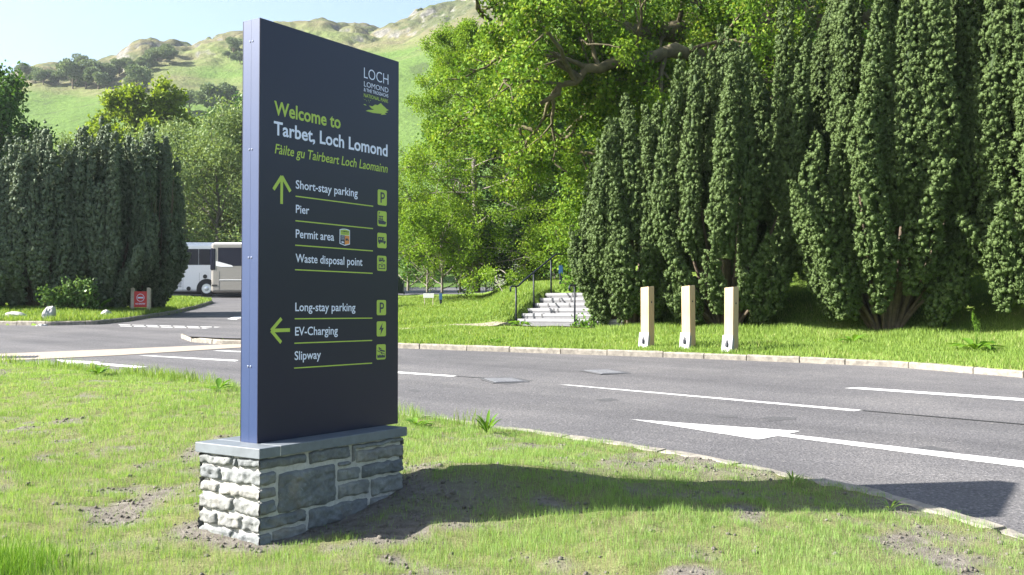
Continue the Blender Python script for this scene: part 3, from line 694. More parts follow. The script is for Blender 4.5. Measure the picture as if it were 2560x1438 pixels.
LF = [(0, .295, .002, .062), (.312, .60, .002, .078), (.62, 1, .002, .032), (.645, 1, .045, .125), (.615, .632, .01, .11), (0, .10, .078, .152), (0, .10, .164, .226), (0, .10, .238, .312), (.118, .50, .098, .326), (.515, .60, .098, .125),
      (.515, .675, .138, .215), (.69, 1, .140, .222), (.515, .745, .230, .318), (.762, 1, .236, .345), (0, .295, .326, .398), (.31, .74, .342, .455), (.755, 1, .358, .46), (0, .07, .412, .50), (.085, .295, .412, .50), (.31, .8, .468, .56), (0, .3, .512, .57)]
EF = [(0, .37, .002, .056), (.385, .44, .004, .058), (.455, 1, .002, .060), (0, .64, .074, .152), (.665, 1, .070, .148), (0, .67, .166, .226), (.695, 1, .162, .222), (0, .43, .238, .318), (.45, 1, .236, .316), (0, .29, .332, .410), (.305, .69, .330, .408), (.705, 1, .328, .400), (0, .45, .424, .505), (.465, 1, .416, .500), (0, 1, .515, .57)]
pc3 = np.array([PC[0], PC[1], PZ - CT - 0.004]) - np.array(PB); d3 = np.array([DV[0], DV[1], 0]); n3 = np.array([NVv[0], NVv[1], 0])
parts = []
def face_stones(T, Ln, O, a, n, seed): parts.append(pillows([(s0 * Ln, s1 * Ln, q0, q1, s0 == 0, s1 == 1) for s0, s1, q0, q1 in T], O, a, n, 0.014, seed))
face_stones(LF, L_, pc3 + d3 * IN + n3 * IN, d3, -n3, 11)
face_stones(EF, W_, pc3 + d3 * IN + n3 * IN, n3, -d3, 12)
face_stones([(1 - b_, 1 - a_, c_, e_) for a_, b_, c_, e_ in LF], L_, pc3 + d3 * IN + n3 * (IN + W_), d3, n3, 13)
face_stones(EF, W_, pc3 + d3 * (IN + L_) + n3 * IN, n3, d3, 14)
Vs = []; Qs = []; As = []; c = 0
for v_, q_, a_ in parts: Vs.append(v_); Qs.append(q_ + c); As.append(a_); c += len(v_)
mesh_np('stone_wall', np.concatenate(Vs), np.concatenate(Qs), mat=M['stone'], parent=PL, attr=np.concatenate(As), smooth=True)

# ---------------------------------------------------------------- drop-down timber posts
def post(px_, py_, label, first=None):
    x, y, z = gp(px_, py_, 0.11); z = zf(far_z, x, y)
    if first is None:
        t = empty('timber_post', (x, y, z), label, 'post', 'timber posts on the far verge')
        Mr = Matrix.Rotation(R(-42), 4, 'Z'); a = 0.185; H = 1.15
        b = B(); b.box((0, 0, H / 2 - 0.1), (a, a, H + 0.2), 0.006, Mr)
        for v_ in b.bm.verts:
            if v_.co.z > 0.5: v_.co.z += v_.co.y * -0.02 + v_.co.x * 0.10
        b.build('post', M['wood'], t)
        b = B(); Mh = Mr @ Matrix.Translation((a / 2 - 0.008, 0, 0.86)) @ Matrix.Rotation(math.pi / 2, 4, 'Y')
        b.lathe([(0.019, 0), (0.019, 0.0105), (0.012, 0.0105)], Mh, 16); b.build('bolt_hole', M['black'], t)
        Mp = Mr @ Matrix.Translation((-0.01, -a / 2 - 0.035, 0.10)) @ Matrix.Rotation(R(-9), 4, 'X')
        b = B(); b.box((0, 0, 0.02), (0.215, 0.012, 0.34), 0.003, Mp)
        b.box((-0.10, 0.03, 0.0), (0.012, 0.06, 0.28), 0.002, Mp); b.box((0.10, 0.03, 0.0), (0.012, 0.06, 0.28), 0.002, Mp); pl = b.build('base_plate', M['plate'], t)
        b = B(); b.box((0.0, -0.022, 0.015), (0.045, 0.028, 0.075), 0.006, Mp); b.tube([Mp @ Vector(p) for p in [(-.013, -.018, .05), (-.013, -.018, .085), (0, -.018, .103), (.013, -.018, .085), (.013, -.018, .05)]], 0.005, 6)
        b.build('padlock', M['rail'], pl)
        return t
    t = first.copy(); COL.objects.link(t); t.location = (x, y, z); t['label'] = label
    t.rotation_euler = (R(random.uniform(-.6, .6)), R(random.uniform(-.6, .6)), R(random.uniform(-3, 3)))
    for ch in list(first.children):
        q = ch.copy(); COL.objects.link(q); q.parent = t
        for g in ch.children:
            r_ = g.copy(); COL.objects.link(r_); r_.parent = q
    return t
p1 = post(1619, 868, 'square timber post nearest the stone steps, leftmost of the three posts')
post(1722, 872, 'square timber post in the middle of the row of three posts', p1)
post(1828, 878, 'square timber post farthest from the steps, rightmost of the three posts', p1)

# ---------------------------------------------------------------- stone steps and handrails
zst = SLOPE * ST.y + 0.17
steps = empty('stone_steps', (ST.x, ST.y, zst), 'pale stone steps climbing the grass bank beside the smallest yew', 'steps')
def SP(u, v_, z): a = SE * u + SD * v_; return Vector((a.x, a.y, z))
SM = Matrix(((SE.x, SD.x, 0, 0), (SE.y, SD.y, 0, 0), (0, 0, 1, 0), (0, 0, 0, 1)))
RI, RUN, SW = 0.138, 0.30, 3.1
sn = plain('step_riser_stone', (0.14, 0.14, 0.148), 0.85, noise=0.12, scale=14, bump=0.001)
for k in range(6):
    b = B(); b.box((SW / 2, RUN * k + 0.8, RI * k + RI / 2 - 0.06), (SW, 1.6, RI - 0.03 + 0.12 - 0.03), 0.003, SM); b.build('riser', sn, steps)
    b = B(); b.box((SW / 2, RUN * k + 0.8 - 0.012, RI * (k + 1) - 0.0375), (SW + 0.02, 1.6, 0.075), 0.005, SM); tr = b.build('tread', M['steps'], steps)
    for uu in ([.28], [.62], [.80, .92], [.45, 1.1], [.62, .98], [.85, .95])[k]:
        b = B(); b.box((uu, RUN * k - 0.0145, RI * (k + 1) - 0.05), (0.05, 0.004, 0.085), 0, SM); b.build('tape_mark', M['tape'], tr)
def handrail(u, name, label, nposts):
    t = empty(name, (ST.x, ST.y, zst), label, 'handrail', 'handrails of the stone steps')
    zr = lambda v_: max(0, v_) / RUN * RI + 0.98
    pts = [SP(u, -0.28, 0.84), SP(u, -0.285, 0.93), SP(u, -0.26, 0.965), SP(u, -0.2, 0.985), SP(u, 0.02, 0.985), SP(u, 0.1, 1.0)] + [SP(u, v_, 0.985 + (v_ - 0.02) * 0.47) for v_ in (0.3, 0.8, 1.4, 2.0)] + [SP(u, 2.2, 1.93), SP(u, 2.4, 1.94)]
    b = B(); b.tube(pts, 0.024, 10); b.build('rail', M['rail'], t)
    for v_ in (-0.02, 0.85, 1.75)[:nposts]:
        top = 0.98 + max(0, v_ - 0.02) * 0.47; bot = -0.05 if v_ < 0 else RI * (int(v_ / RUN) + 1) - 0.01
        b = B(); b.tube([SP(u, v_, bot), SP(u, v_, top)], 0.024, 10); b.box((u, v_, bot + 0.015), (0.1, 0.1, 0.012), 0.002, SM); b.build('post', M['rail'], t)
handrail(0.02, 'handrail', 'dark metal handrail on the left edge of the stone steps, rising into the yew', 3)
handrail(1.78, 'handrail', 'dark metal handrail at the yew side of the stone steps, mostly hidden by leaves', 3)

# ---------------------------------------------------------------- no entry board
x, y, z = gp(352, 781, 0.13); z = float(left_z(np.array([x]), np.array([y]))[0])
ne = empty('no_entry_sign', (x, y, z), 'red no entry board between two short timber posts before the left yews', 'sign')
for sx in (-0.28, 0.28):
    b = B(); b.box((sx, 0, 0.36), (0.115, 0.12, 0.95), 0.012)
    for v_ in b.bm.verts:
        if v_.co.z > 0.5: v_.co.z -= v_.co.y * 0.25
    b.build('post', M['old_wood'], ne)
b = B(); b.box((0, -0.03, 0.43), (0.44, 0.02, 0.58), 0.002); bdn = b.build('board', M['red'], ne)
b = B(); b.box((0, -0.0425, 0.155), (0.44, 0.004, 0.03)); b.build('stripe', M['lime'], bdn)
b = B()
for g in ring(0, 0.50, 0.135, 0.118, 0, 360, 28): b.poly([(px_, -0.0435, pz_) for px_, pz_ in g])
b.poly([(-0.095, -0.0435, 0.475), (0.095, -0.0435, 0.475), (0.095, -0.0435, 0.525), (-0.095, -0.0435, 0.525)]); b.build('symbol', M['white_vinyl'], bdn)
v, f = font_mesh('NO ENTRY', 0.02, 2); a = v[:, 0].min(); s_ = 0.34 / (v[:, 0].max() - a)
me = bpy.data.meshes.new('lettering'); me.from_pydata([(-0.17 + (q[0] - a) * s_, -0.0435, 0.265 + q[1] * s_ * 1.1) for q in v], [], f); me.materials.append(M['white_vinyl'])
link(bpy.data.objects.new('lettering', me), bdn)

# ---------------------------------------------------------------- coaches in the car park
def wheel(parent, x, y, z, r):
    Mw = Matrix.Translation((x, y, z)) @ Matrix.Rotation(math.pi / 2, 4, 'X')
    b = B(); b.lathe([(r * .62, 0), (r * .95, 0), (r, -0.03), (r, -0.26), (r * .9, -0.28)], Mw, 36)
    w_ = empty('wheel', (0, 0, 0)); w_.parent = parent
    b.build('tyre', M['black'], w_)
    b = B(); b.lathe([(r * .63, 0.004), (r * .60, 0.02), (r * .50, -0.05), (r * .30, -0.06), (r * .28, 0.03), (r * .12, 0.05)], Mw, 36)
    for k in range(10):
        a = 2 * math.pi * k / 10; b.lathe([(0.025, -0.055), (0.022, -0.02)], Mw @ Matrix.Translation((r * .4 * math.cos(a), r * .4 * math.sin(a), 0)), 8)
    b.build('rim', M['steel'], w_)
def coach(x0, L, Y, zb, Hh, mat, label, front_left):
    t = empty('coach', (x0 + L / 2, Y, zb), label, 'coach')
    W = 2.5; yl = -W / 2; X = lambda d: d - L / 2
    arch = [(2.45 if not front_left else 2.75, 0.0), (L - 2.7, 0.0)]
    b = B(); b.box((0, 0, (0.30 + Hh) / 2), (L, W, Hh - 0.30), 0.16, None, 4); b.build('body', M[mat], t)
    b = B(); b.box((0, 0, 0.27), (L - 0.5, W - 0.3, 0.16), 0.02); b.build('chassis', M['black'], t)
    for ax, _ in arch:
        b = B()
        pr = [(X(ax) + 0.62 * math.cos(R(a_)), 0.46 + 0.62 * math.sin(R(a_))) for a_ in range(0, 181, 12)]
        b.poly([(X(ax) + 0.62, yl - 0.006, 0.28)] + [(p, yl - 0.006, q_) for p, q_ in pr] + [(X(ax) - 0.62, yl - 0.006, 0.28)], Vector((0, 0.2, 0))); b.build('wheel_arch', M['black'], t)
        wheel(t, X(ax), yl - 0.02, 0.48, 0.48)
    return t, X, yl
gz = lambda Y: SLOPE * Y + 0.004
c1, X, yl = coach(-21.15, 12.0, 62.2, gz(60.95), 3.22, 'white_metal', 'white coach with dark side windows and a louvred rear, behind the other coach', False)
nw = 7; 
for k in range(nw):
    w0 = 0.35 + k * 1.62; b = B(); b.box((X(w0 + 0.79), yl - 0.002, 2.42), (1.60, 0.02, 0.98), 0.004); b.build('window', M['glass'], c1)
b = B(); b.box((0, 0, 3.26), (10.5, 2.0, 0.14), 0.05); b.build('roof_pod', M['white_metal'], c1)
b = B(); b.box((X(0.62), yl - 0.004, 0.98), (0.58, 0.012, 0.86), 0.004); b.build('louvre_panel', M['black'], c1)
b = B()
for k in range(11): b.box((X(0.62), yl - 0.016, 0.58 + k * 0.08), (0.60, 0.02, 0.045), 0.004)
b.build('louvre', M['white_metal'], c1)
for d, h in ((2.35, 1.22), (1.35, 0.48)):
    b = B(); b.lathe([(0.13, 0), (0.13, 0.02), (0.08, 0.03)], Matrix.Translation((X(d), yl, h)) @ Matrix.Rotation(math.pi / 2, 4, 'X'), 18); b.build('side_lamp', M['black'], c1)
for d in (1.0, 2.0, 3.6, 5.0, 6.4, 7.8):
    b = B(); b.box((X(d), yl - 0.001, 0.9), (0.012, 0.006, 1.1)); b.build('panel_gap', M['tape'], c1)
c2, X, yl = coach(-17.55, 10.2, 59.2, gz(57.95), 3.22, 'silver', 'silver beige coach with a white roof edge, in front of the white coach', True)
b = B(); b.box((0, 0, 3.12), (9.9, 2.46, 0.20), 0.08, None, 2); b.build('roof', M['white_metal'], c2)
b = B(); b.box((X(0.13), yl + 0.1, 2.25), (0.34, 0.24, 1.30), 0.08, None, 3); b.build('windscreen', M['glass'], c2)
b = B(); b.poly([(X(0.42), yl - 0.006, 1.98), (X(0.42), yl - 0.006, 2.92), (X(3.0), yl - 0.006, 2.92), (X(3.0), yl - 0.006, 1.86), (X(1.25), yl - 0.006, 1.86), (X(0.95), yl - 0.006, 1.95)], Vector((0, 0.02, 0))); b.build('window', M['glass'], c2)
for k in range(4):
    b = B(); b.box((X(3.9 + k * 1.7), yl - 0.002, 2.39), (1.66, 0.02, 1.06), 0.004); b.build('window', M['glass'], c2)
b = B(); b.poly([(X(0.30), yl - 0.009, 1.86), (X(0.30), yl - 0.009, 2.14), (X(0.9), yl - 0.009, 1.98), (X(1.25), yl - 0.009, 1.885), (X(1.3), yl - 0.009, 1.80), (X(0.6), yl - 0.009, 1.80)], Vector((0, 0.02, 0))); b.build('trim', M['white_metal'], c2)
b = B(); b.box((0.2, yl - 0.004, 1.04), (9.6, 0.02, 0.035), 0.003); b.build('trim', M['white_metal'], c2)
b = B(); b.box((X(0.22), yl - 0.002, 0.72), (0.3, 0.03, 0.1), 0.01, None); b.build('side_lamp', M['black'], c2)
b = B(); b.box((X(0.5), yl - 0.003, 0.95), (0.014, 0.008, 1.2)); b.build('panel_gap', M['tape'], c2); b = B(); b.box((X(2.05), yl - 0.003, 0.75), (0.014, 0.008, 0.9)); b.build('panel_gap', M['tape'], c2)

# ---------------------------------------------------------------- small things by the far trees
x, y = -7.0, 62.0; z = zf(far_z, x, y)
wb = empty('wheelie_bin', (x, y, z), 'dark green wheelie bin standing behind the right edge of the welcome sign', 'bin')
b = B(); b.box((0, 0, 0.55), (0.58, 0.62, 0.92), 0.03)
for v_ in b.bm.verts:
    k = 0.82 + 0.18 * (v_.co.z - 0.09) / 0.92; v_.co.x *= k; v_.co.y *= k
b.build('body', M['bin_green'], wb)
b = B(); b.box((0, 0, 1.04), (0.62, 0.68, 0.06), 0.02); b.box((0, 0.36, 1.02), (0.5, 0.06, 0.05), 0.01); b.build('lid', M['bin_green'], wb)
for sx in (-0.3, 0.3):
    b = B(); b.lathe([(0.10, -0.025), (0.10, 0.025), (0.05, 0.03)], Matrix.Translation((sx, -0.2, 0.10)) @ Matrix.Rotation(math.pi / 2, 4, 'Y'), 16); b.build('wheel', M['black'], wb)
x, y = at(1072, 718, 38.0)[:2]; z = zf(far_z, x, y)
pb = empty('notice_board', (x, y, z), 'small pale notice board on two thin legs beneath the feathery tree', 'sign')
for sx in (-0.16, 0.16):
    b = B(); b.box((sx, 0, 0.2), (0.03, 0.03, 0.55), 0.004); b.build('leg', M['old_wood'], pb)
b = B(); b.box((0, -0.01, 0.42), (0.40, 0.02, 0.17), 0.004); b.build('board', M['hut_white'], pb)
def blue_marker(u, v, Y, hgt, label):
    x, y = at(u, v, Y)[:2]; z = zf(far_z, x, y)
    t = empty('marker_post', (x, y, z), label, 'post', 'blue marker posts')
    b = B(); b.box((0, 0, hgt / 2 - 0.05), (0.09, 0.06, hgt + 0.1), 0.008); b.build('post', M['rail'], t)
    b = B(); b.box((0, -0.035, hgt - 0.13), (0.12, 0.012, 0.24), 0.003); b.build('panel', M['blue'], t)
blue_marker(1102, 716, 38, 0.5, 'short blue marker post beside the small pale notice board')
blue_marker(1402, 725, 30, 0.72, 'blue marker post between the handrail and the smallest yew')
# white hut glimpsed through the leaves
x, y = at(1290, 700, 52)[:2]; z = zf(far_z, x, y)
hut = empty('white_hut', (x, y, z), 'white rendered hut with a dark roof half hidden by the feathery tree', 'hut')
b = B(); b.box((0, 1.0, 0.85), (2.3, 2.0, 2.1)); b.build('wall', M['hut_white'], hut)
b = B(); b.poly([(-1.35, -0.2, 1.9), (1.35, -0.2, 1.9), (1.35, 1.0, 2.5), (-1.35, 1.0, 2.5)], Vector((0, 0, 0.08))); b.poly([(-1.35, 2.2, 1.9), (1.35, 2.2, 1.9), (1.35, 1.0, 2.5), (-1.35, 1.0, 2.5)], Vector((0, 0, 0.08))); b.build('roof', M['slate_roof'], hut)
b = B(); b.box((0.45, -0.01, 0.75), (0.30, 0.05, 1.8), 0.005); b.build('door', M['old_wood'], hut)
b = B(); b.box((0.82, -0.012, 1.0), (0.34, 0.03, 0.4), 0.004); b.build('notice', plain('yellow_notice', (0.65, 0.55, 0.12), 0.5), hut)
b = B(); b.box((-0.55, -0.008, 1.2), (0.7, 0.03, 0.6), 0.005); wn = b.build('window', M['glass'], hut)

# ---------------------------------------------------------------- covers and grate in the road
def cover(u, v, sx, sy, label, rz):
    x, y, z = gp(u, v, 0.004)
    t = empty('access_cover', (x, y, z), label, 'access cover', 'access covers in the road')
    t.rotation_euler = (math.atan(SLOPE), 0, R(rz))
    b = B(); b.box((0, 0, 0.002), (sx + 0.12, sy + 0.12, 0.006), 0.001); b.build('frame', M['tape'], t)
    b = B(); b.box((0, 0, 0.006), (sx, sy, 0.008), 0.002)
    for i in range(-3, 4):
        b.box((i * sx / 8, 0, 0.0105), (sx / 22, sy * 0.86, 0.003), 0)
    b.build('lid', M['cover'], t)
cover(1260, 951, 0.42, 0.50, 'bright metal access cover between two lane lines in the road', 20)
cover(1512, 930, 0.42, 0.55, 'dull metal access cover near the far kerb before the timber posts', 25)
x, y, z = gp(38, 893, 0.01)
gr = empty('drain_grate', (x, y, z), 'dark slotted drain grate set in the pale concrete strip', 'grate')
gr.rotation_euler = (math.atan(SLOPE), 0, R(15))
b = B(); b.box((0, 0, 0.001), (0.75, 0.42, 0.006)); b.build('frame', M['tape'], gr)
b = B()
for i in range(12): b.box((-0.33 + i * 0.06, 0, 0.006), (0.022, 0.38, 0.012), 0.002, Matrix.Rotation(0.3, 4, 'Z') if False else None)
b.build('slats', M['cover'], gr)

# ---------------------------------------------------------------- rocks
def rock(u, v, w_, d_, h_, seed, label, lean=0.0):
    x, y, _ = gp(u, v, 0.12); z = float(left_z(np.array([x]), np.array([y]))[0])
    b = B(); bmesh.ops.create_icosphere(b.bm, subdivisions=4, radius=1.0)
    for v_ in b.bm.verts:
        c = v_.co; n_ = float(fbm(np.array([c.x * 1.3 + seed * 7 + c.z]), np.array([c.y * 1.3 + c.z * 0.9]), 4)[0]) - 0.5
        c *= 1 + 0.75 * n_
        c.x = math.copysign(abs(c.x) ** 0.8, c.x)
        v_.co = Vector((c.x * w_ / 2 + c.z * lean, c.y * d_ / 2, max(c.z, -0.5) * h_))
    o = b.build('boulder', M['rock']); o.location = (x, y, z); tag(o, label, 'rock', 'rocks along the left verge'); return o
rock(36, 797, 0.75, 0.5, 0.16, 1, 'low flat pale boulder at the left edge of the picture by the yews')
rock(100, 804, 0.42, 0.5, 0.36, 2, 'tilted grey boulder, tallest of the rocks on the left verge', 0.10)
rock(120, 800, 0.36, 0.45, 0.40, 3, 'grey boulder leaning against the tilted one on the left verge', 0.08)
rock(177, 803, 0.42, 0.4, 0.13, 4, 'small pale flat boulder below the big leafy bush')
rock(265, 793, 0.36, 0.4, 0.20, 5, 'rounded pale boulder left of the no entry board')

# ---------------------------------------------------------------- foliage helpers
def leaf_cards(P, D, L, Wd, rnd, fold=0.0, A=None):
    """one rhombic leaf per point"""
    n = len(P); D = unit(D); A = rng.normal(size=(n, 3)) if A is None else A + rng.normal(size=(n, 3)) * 0.3; Sd = unit(np.cross(D, A))
    L = np.broadcast_to(L, n)[:, None]; Wd = np.broadcast_to(Wd, n)[:, None]
    N = np.cross(D, Sd)
    V = np.empty((n, 4, 3)); V[:, 0] = P; V[:, 1] = P + D * L * 0.5 + Sd * Wd * 0.5 + N * L * fold
    V[:, 2] = P + D * L; V[:, 3] = P + D * L * 0.5 - Sd * Wd * 0.5 + N * L * fold
    return V.reshape(-1, 3), np.arange(n * 4).reshape(-1, 4), np.repeat(rnd, 4)
def tube_np(pts, rad, k=6):
    pts = np.asarray(pts, float); n = len(pts); T = np.gradient(pts, axis=0); T = unit(T)
    ref = np.cross(T[0], [0.3, 0.2, 0.9]); ref = ref / (np.linalg.norm(ref) + 1e-9)
    a = 2 * np.pi * np.arange(k) / k; V = []
    for i in range(n):
        ref = ref - T[i] * ref.dot(T[i]); ref /= np.linalg.norm(ref) + 1e-9; bb = np.cross(T[i], ref)
        V.append(pts[i] + (np.cos(a)[:, None] * ref + np.sin(a)[:, None] * bb) * rad[i])
    i = np.arange(n * k).reshape(n, k); j = np.roll(i, -1, 1)
    return np.concatenate(V), np.stack([i[:-1], j[:-1], j[1:], i[1:]], -1).reshape(-1, 4)
class NP:
    def __init__(s): s.V = []; s.Q = []; s.A = []; s.n = 0
    def add(s, V, Q, A=None):
        s.V.append(V); s.Q.append(Q + s.n); s.A.append(np.zeros(len(V)) if A is None else A); s.n += len(V)
    def build(s, name, mat, parent, smooth=False):
        return mesh_np(name, np.concatenate(s.V), np.concatenate(s.Q), mat=mat, parent=parent, attr=np.concatenate(s.A), smooth=smooth)

_b = bmesh.new(); bmesh.ops.create_icosphere(_b, subdivisions=1, radius=1.0)
IV = np.array([v_.co[:] for v_ in _b.verts]); IT = np.array([[v_.index for v_ in f_.verts] for f_ in _b.faces]); _b.free()
# ---------------------------------------------------------------- upright yews: many plumes rising out of a narrow foot
def yew(label, x, y, z, Rr, H, npl, seed, mat, group, leafL=0.056, leafW=0.022, space=0.074, pr=0.36, foot=0.025, nleaf=8, flat=1.0, bare=0, wide=0.36, even=0.0):
    rg = np.random.default_rng(seed)
    t = empty('yew_tree', (x, y, z), label, 'yew', group)
    fol = NP(); stems = NP(); kn = []
    vase = lambda zf_: (0.50 + 0.50 * S(zf_ / wide)) * (1 - 0.20 * S((zf_ - 0.55) / 0.45))
    for i in range(npl):
        fr = i / npl
        ph = i * 2.399963 + rg.uniform(-.3, .3)
        if fr < 0.42: rho = math.sqrt(rg.uniform(0.0, 0.75)); zt = H * (1 - 0.12 * rho * rho) * rg.uniform(0.80, 1.0); z0 = H * rg.uniform(0.15, 0.4)
        elif fr < 0.76: rho = rg.uniform(0.72, 0.95); zt = H * rg.uniform(0.5, 0.93); z0 = H * (foot + rg.uniform(0.0, 0.2))
        else: rho = rg.uniform(0.92, 1.08); zt = H * rg.uniform(0.28, 0.55); z0 = H * rg.uniform(foot * 0.6, foot + 0.07)
        zt = zt + (H * (0.93 - 0.05 * rho) - zt) * even * (fr < 0.76)
        if i == 0: zt = H; rho = 0.15
        if i % 7 == 4: rho = rg.uniform(0.95, 1.25); zt = H * rg.uniform(0.16, 0.32); z0 = H * rg.uniform(0.005, 0.03)
        r0 = pr * rg.uniform(0.75, 1.2) * (1.0 if fr < 0.76 else 1.12)
        if math.sin(ph) > 0.35 and fr > 0.42 and rg.random() < 0.5: continue
        s = np.linspace(0, 1, 26); zz = z0 + (zt - z0) * s
        wob = 0.06 * Rr * np.sin(s * 5 + rg.uniform(0, 6)) * s
        rr_ = np.maximum(0, rho * Rr * vase(zz / H) - r0 * 0.75)
        ax = np.stack([math.cos(ph) * rr_ + wob, math.sin(ph) * rr_ * flat - wob * 0.5, zz], -1)
        prof = r0 * (np.clip(s / 0.28, 0.06, 1) ** 0.6) * np.clip(1.12 * (1 - s), 0, 1) ** 0.62 + 0.03
        prof = prof * (1 + 0.10 * np.sin(s * 13 + rg.uniform(0, 6)) + 0.08 * np.sin(s * 31 + rg.uniform(0, 6)))
        V, Q = tube_np(ax[:22], prof[:22] * 0.42, 8); fol.add(V, Q, np.full(len(V), 0.0))
        # tufts all over the plume
        Lp = zt - z0; nt = int(Lp * 2 * math.pi * prof.mean() / (space * space) * 0.85)
        cdf = np.cumsum(prof + 0.03); cdf /= cdf[-1]; su = np.interp(rg.random(nt), cdf, s)
        an = rg.uniform(0, 2 * np.pi, nt); nx, ny = np.cos(an), np.sin(an)
        keep = (ny < 0.35) | (rg.random(nt) < 0.15); su, nx, ny, an = su[keep], nx[keep], ny[keep], an[keep]; nt = len(su)
        if not nt: continue
        C = np.stack([np.interp(su, s, ax[:, k]) for k in range(3)], -1); pp = np.interp(su, s, prof)
        out = np.stack([nx, ny, np.full(nt, 0.35)], -1)
        C = C + np.stack([nx, ny, np.zeros(nt)], -1) * (pp * (0.66 + 0.50 * fbm(su * Lp * 2.6 + ph * 9, an * 1.1 + rho * 30, 3)) * rg.uniform(0.82, 1.08, nt))[:, None]
        tr = 0.6 + 0.8 * rg.random(nt) ** 1.6
        hue = np.clip(rg.normal(0.42, 0.09, nt), 0, 1)
        # each tuft is a small rough knob of needles with shoots sticking out of it
        oo = unit(out); rk = space * 0.58 * tr
        K = IV[None] * (1 + rg.uniform(-0.48, 0.42, (nt, 12, 1))) * rk[:, None, None] * np.array([1, 1, 1.2]) + C[:, None, :]
        K = K + (oo * (rk * 0.25)[:, None])[:, None, :]
        kn.append((K.reshape(-1, 3), np.repeat(hue, 12) + rg.normal(0, 0.10, nt * 12)))
        nl = nleaf; Ci = np.repeat(C, nl, 0); oi = np.repeat(oo, nl, 0); ti = np.repeat(tr, nl)
        nn = unit(oi * 0.95 + rg.normal(size=(nt * nl, 3)) * 0.55 + np.array([0, 0, 0.25])); D = unit(np.cross(nn, rg.normal(size=(nt * nl, 3))) * 0.8 + nn * 0.8 + np.array([0, 0, 0.3]))
        fol.add(*leaf_cards(Ci + nn * (space * 0.50 * ti)[:, None], D, leafL * rg.uniform(0.6, 1.2, nt * nl), leafW * rg.uniform(0.8, 1.3, nt * nl), np.clip(np.repeat(hue, nl) + 0.10 + rg.normal(0, 0.12, nt * nl), 0, 1), 0.0, nn))
        if fr < 0.8:
            p0 = np.array([math.cos(ph) * 0.07 * Rr, math.sin(ph) * 0.07 * Rr, -0.25]); k = 9; q = np.linspace(0, 1, 8)[:, None]
            tgt = ax[12]; mid = np.array([ax[4][0] * 0.95, ax[4][1] * 0.95, max(ax[4][2], H * 0.12)])
            pts = (1 - q) ** 2 * p0 + 2 * q * (1 - q) * np.array([p0[0] * 1.8 + mid[0] * 0.3, p0[1] * 1.8 + mid[1] * 0.3, mid[2] * 0.55]) + q ** 2 * tgt
            V, Q = tube_np(pts, np.linspace(0.065, 0.02, 8) * rg.uniform(0.7, 1.3), 6); stems.add(V, Q)
    for k in range(bare):
        ph = rg.uniform(-1.9, -0.2); a_ = rg.uniform(0.55, 0.98) * Rr
        q = np.linspace(0, 1, 9)[:, None]; p0 = np.array([0.2 * math.cos(ph) * Rr, 0.2 * math.sin(ph) * Rr, 0.0]); p2 = np.array([math.cos(ph) * a_, math.sin(ph) * a_, H * rg.uniform(0.4, 0.7)])
        pts = (1 - q) ** 2 * p0 + 2 * q * (1 - q) * np.array([p2[0] * .8, p2[1] * .8, H * 0.15]) + q ** 2 * p2
        V, Q = tube_np(pts, np.linspace(0.05, 0.012, 9), 6); stems.add(V, Q)
    KV = np.concatenate([k[0] for k in kn]); nk = len(KV) // 12; KT = (IT[None] + (np.arange(nk) * 12)[:, None, None]).reshape(-1, 3) + fol.n
    mesh_np('foliage', np.concatenate(fol.V + [KV]), np.concatenate(fol.Q), KT, M[mat], t, np.clip(np.concatenate(fol.A + [k[1] for k in kn]), 0, 1)); stems.build('trunk', M['bark'], t, True)
    return t
def yw(u, v, Y, label, Rr, H, npl, seed, zfn, **k):
    x = at(u, v, Y)[0]; z = float(zfn(np.array([x]), np.array([Y]))[0])
    return yew(label, x, Y, z, Rr, H, npl, seed, k.pop('mat', 'yew'), k.pop('group', 'upright yews on the right bank'), **k)
yw(1572, 800, 24.6, 'smallest upright yew of the right bank, beside the stone steps', 1.58, 5.8, 46, 21, far_z, pr=0.27)
yw(1815, 810, 23.6, 'slender upright yew behind the timber posts', 2.12, 7.2, 54, 22, far_z, pr=0.31)
yw(2215, 828, 22.2, 'tall broad upright yew right of the timber posts, its top out of the frame', 2.70, 9.8, 62, 23, far_z, pr=0.37)
yw(2640, 845, 20.8, 'tall upright yew cut off by the right edge of the picture', 2.6, 10.4, 58, 24, far_z, pr=0.38)
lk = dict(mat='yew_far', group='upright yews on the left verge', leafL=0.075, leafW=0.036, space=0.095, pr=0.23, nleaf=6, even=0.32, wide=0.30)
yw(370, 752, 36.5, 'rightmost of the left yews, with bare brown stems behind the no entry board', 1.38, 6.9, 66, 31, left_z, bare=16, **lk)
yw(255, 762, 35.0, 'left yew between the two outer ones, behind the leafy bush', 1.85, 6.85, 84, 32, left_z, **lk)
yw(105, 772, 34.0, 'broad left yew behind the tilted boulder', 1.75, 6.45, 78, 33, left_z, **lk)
yw(-45, 778, 33.4, 'yew cut off by the left edge of the picture', 1.6, 6.0, 68, 34, left_z, **lk)

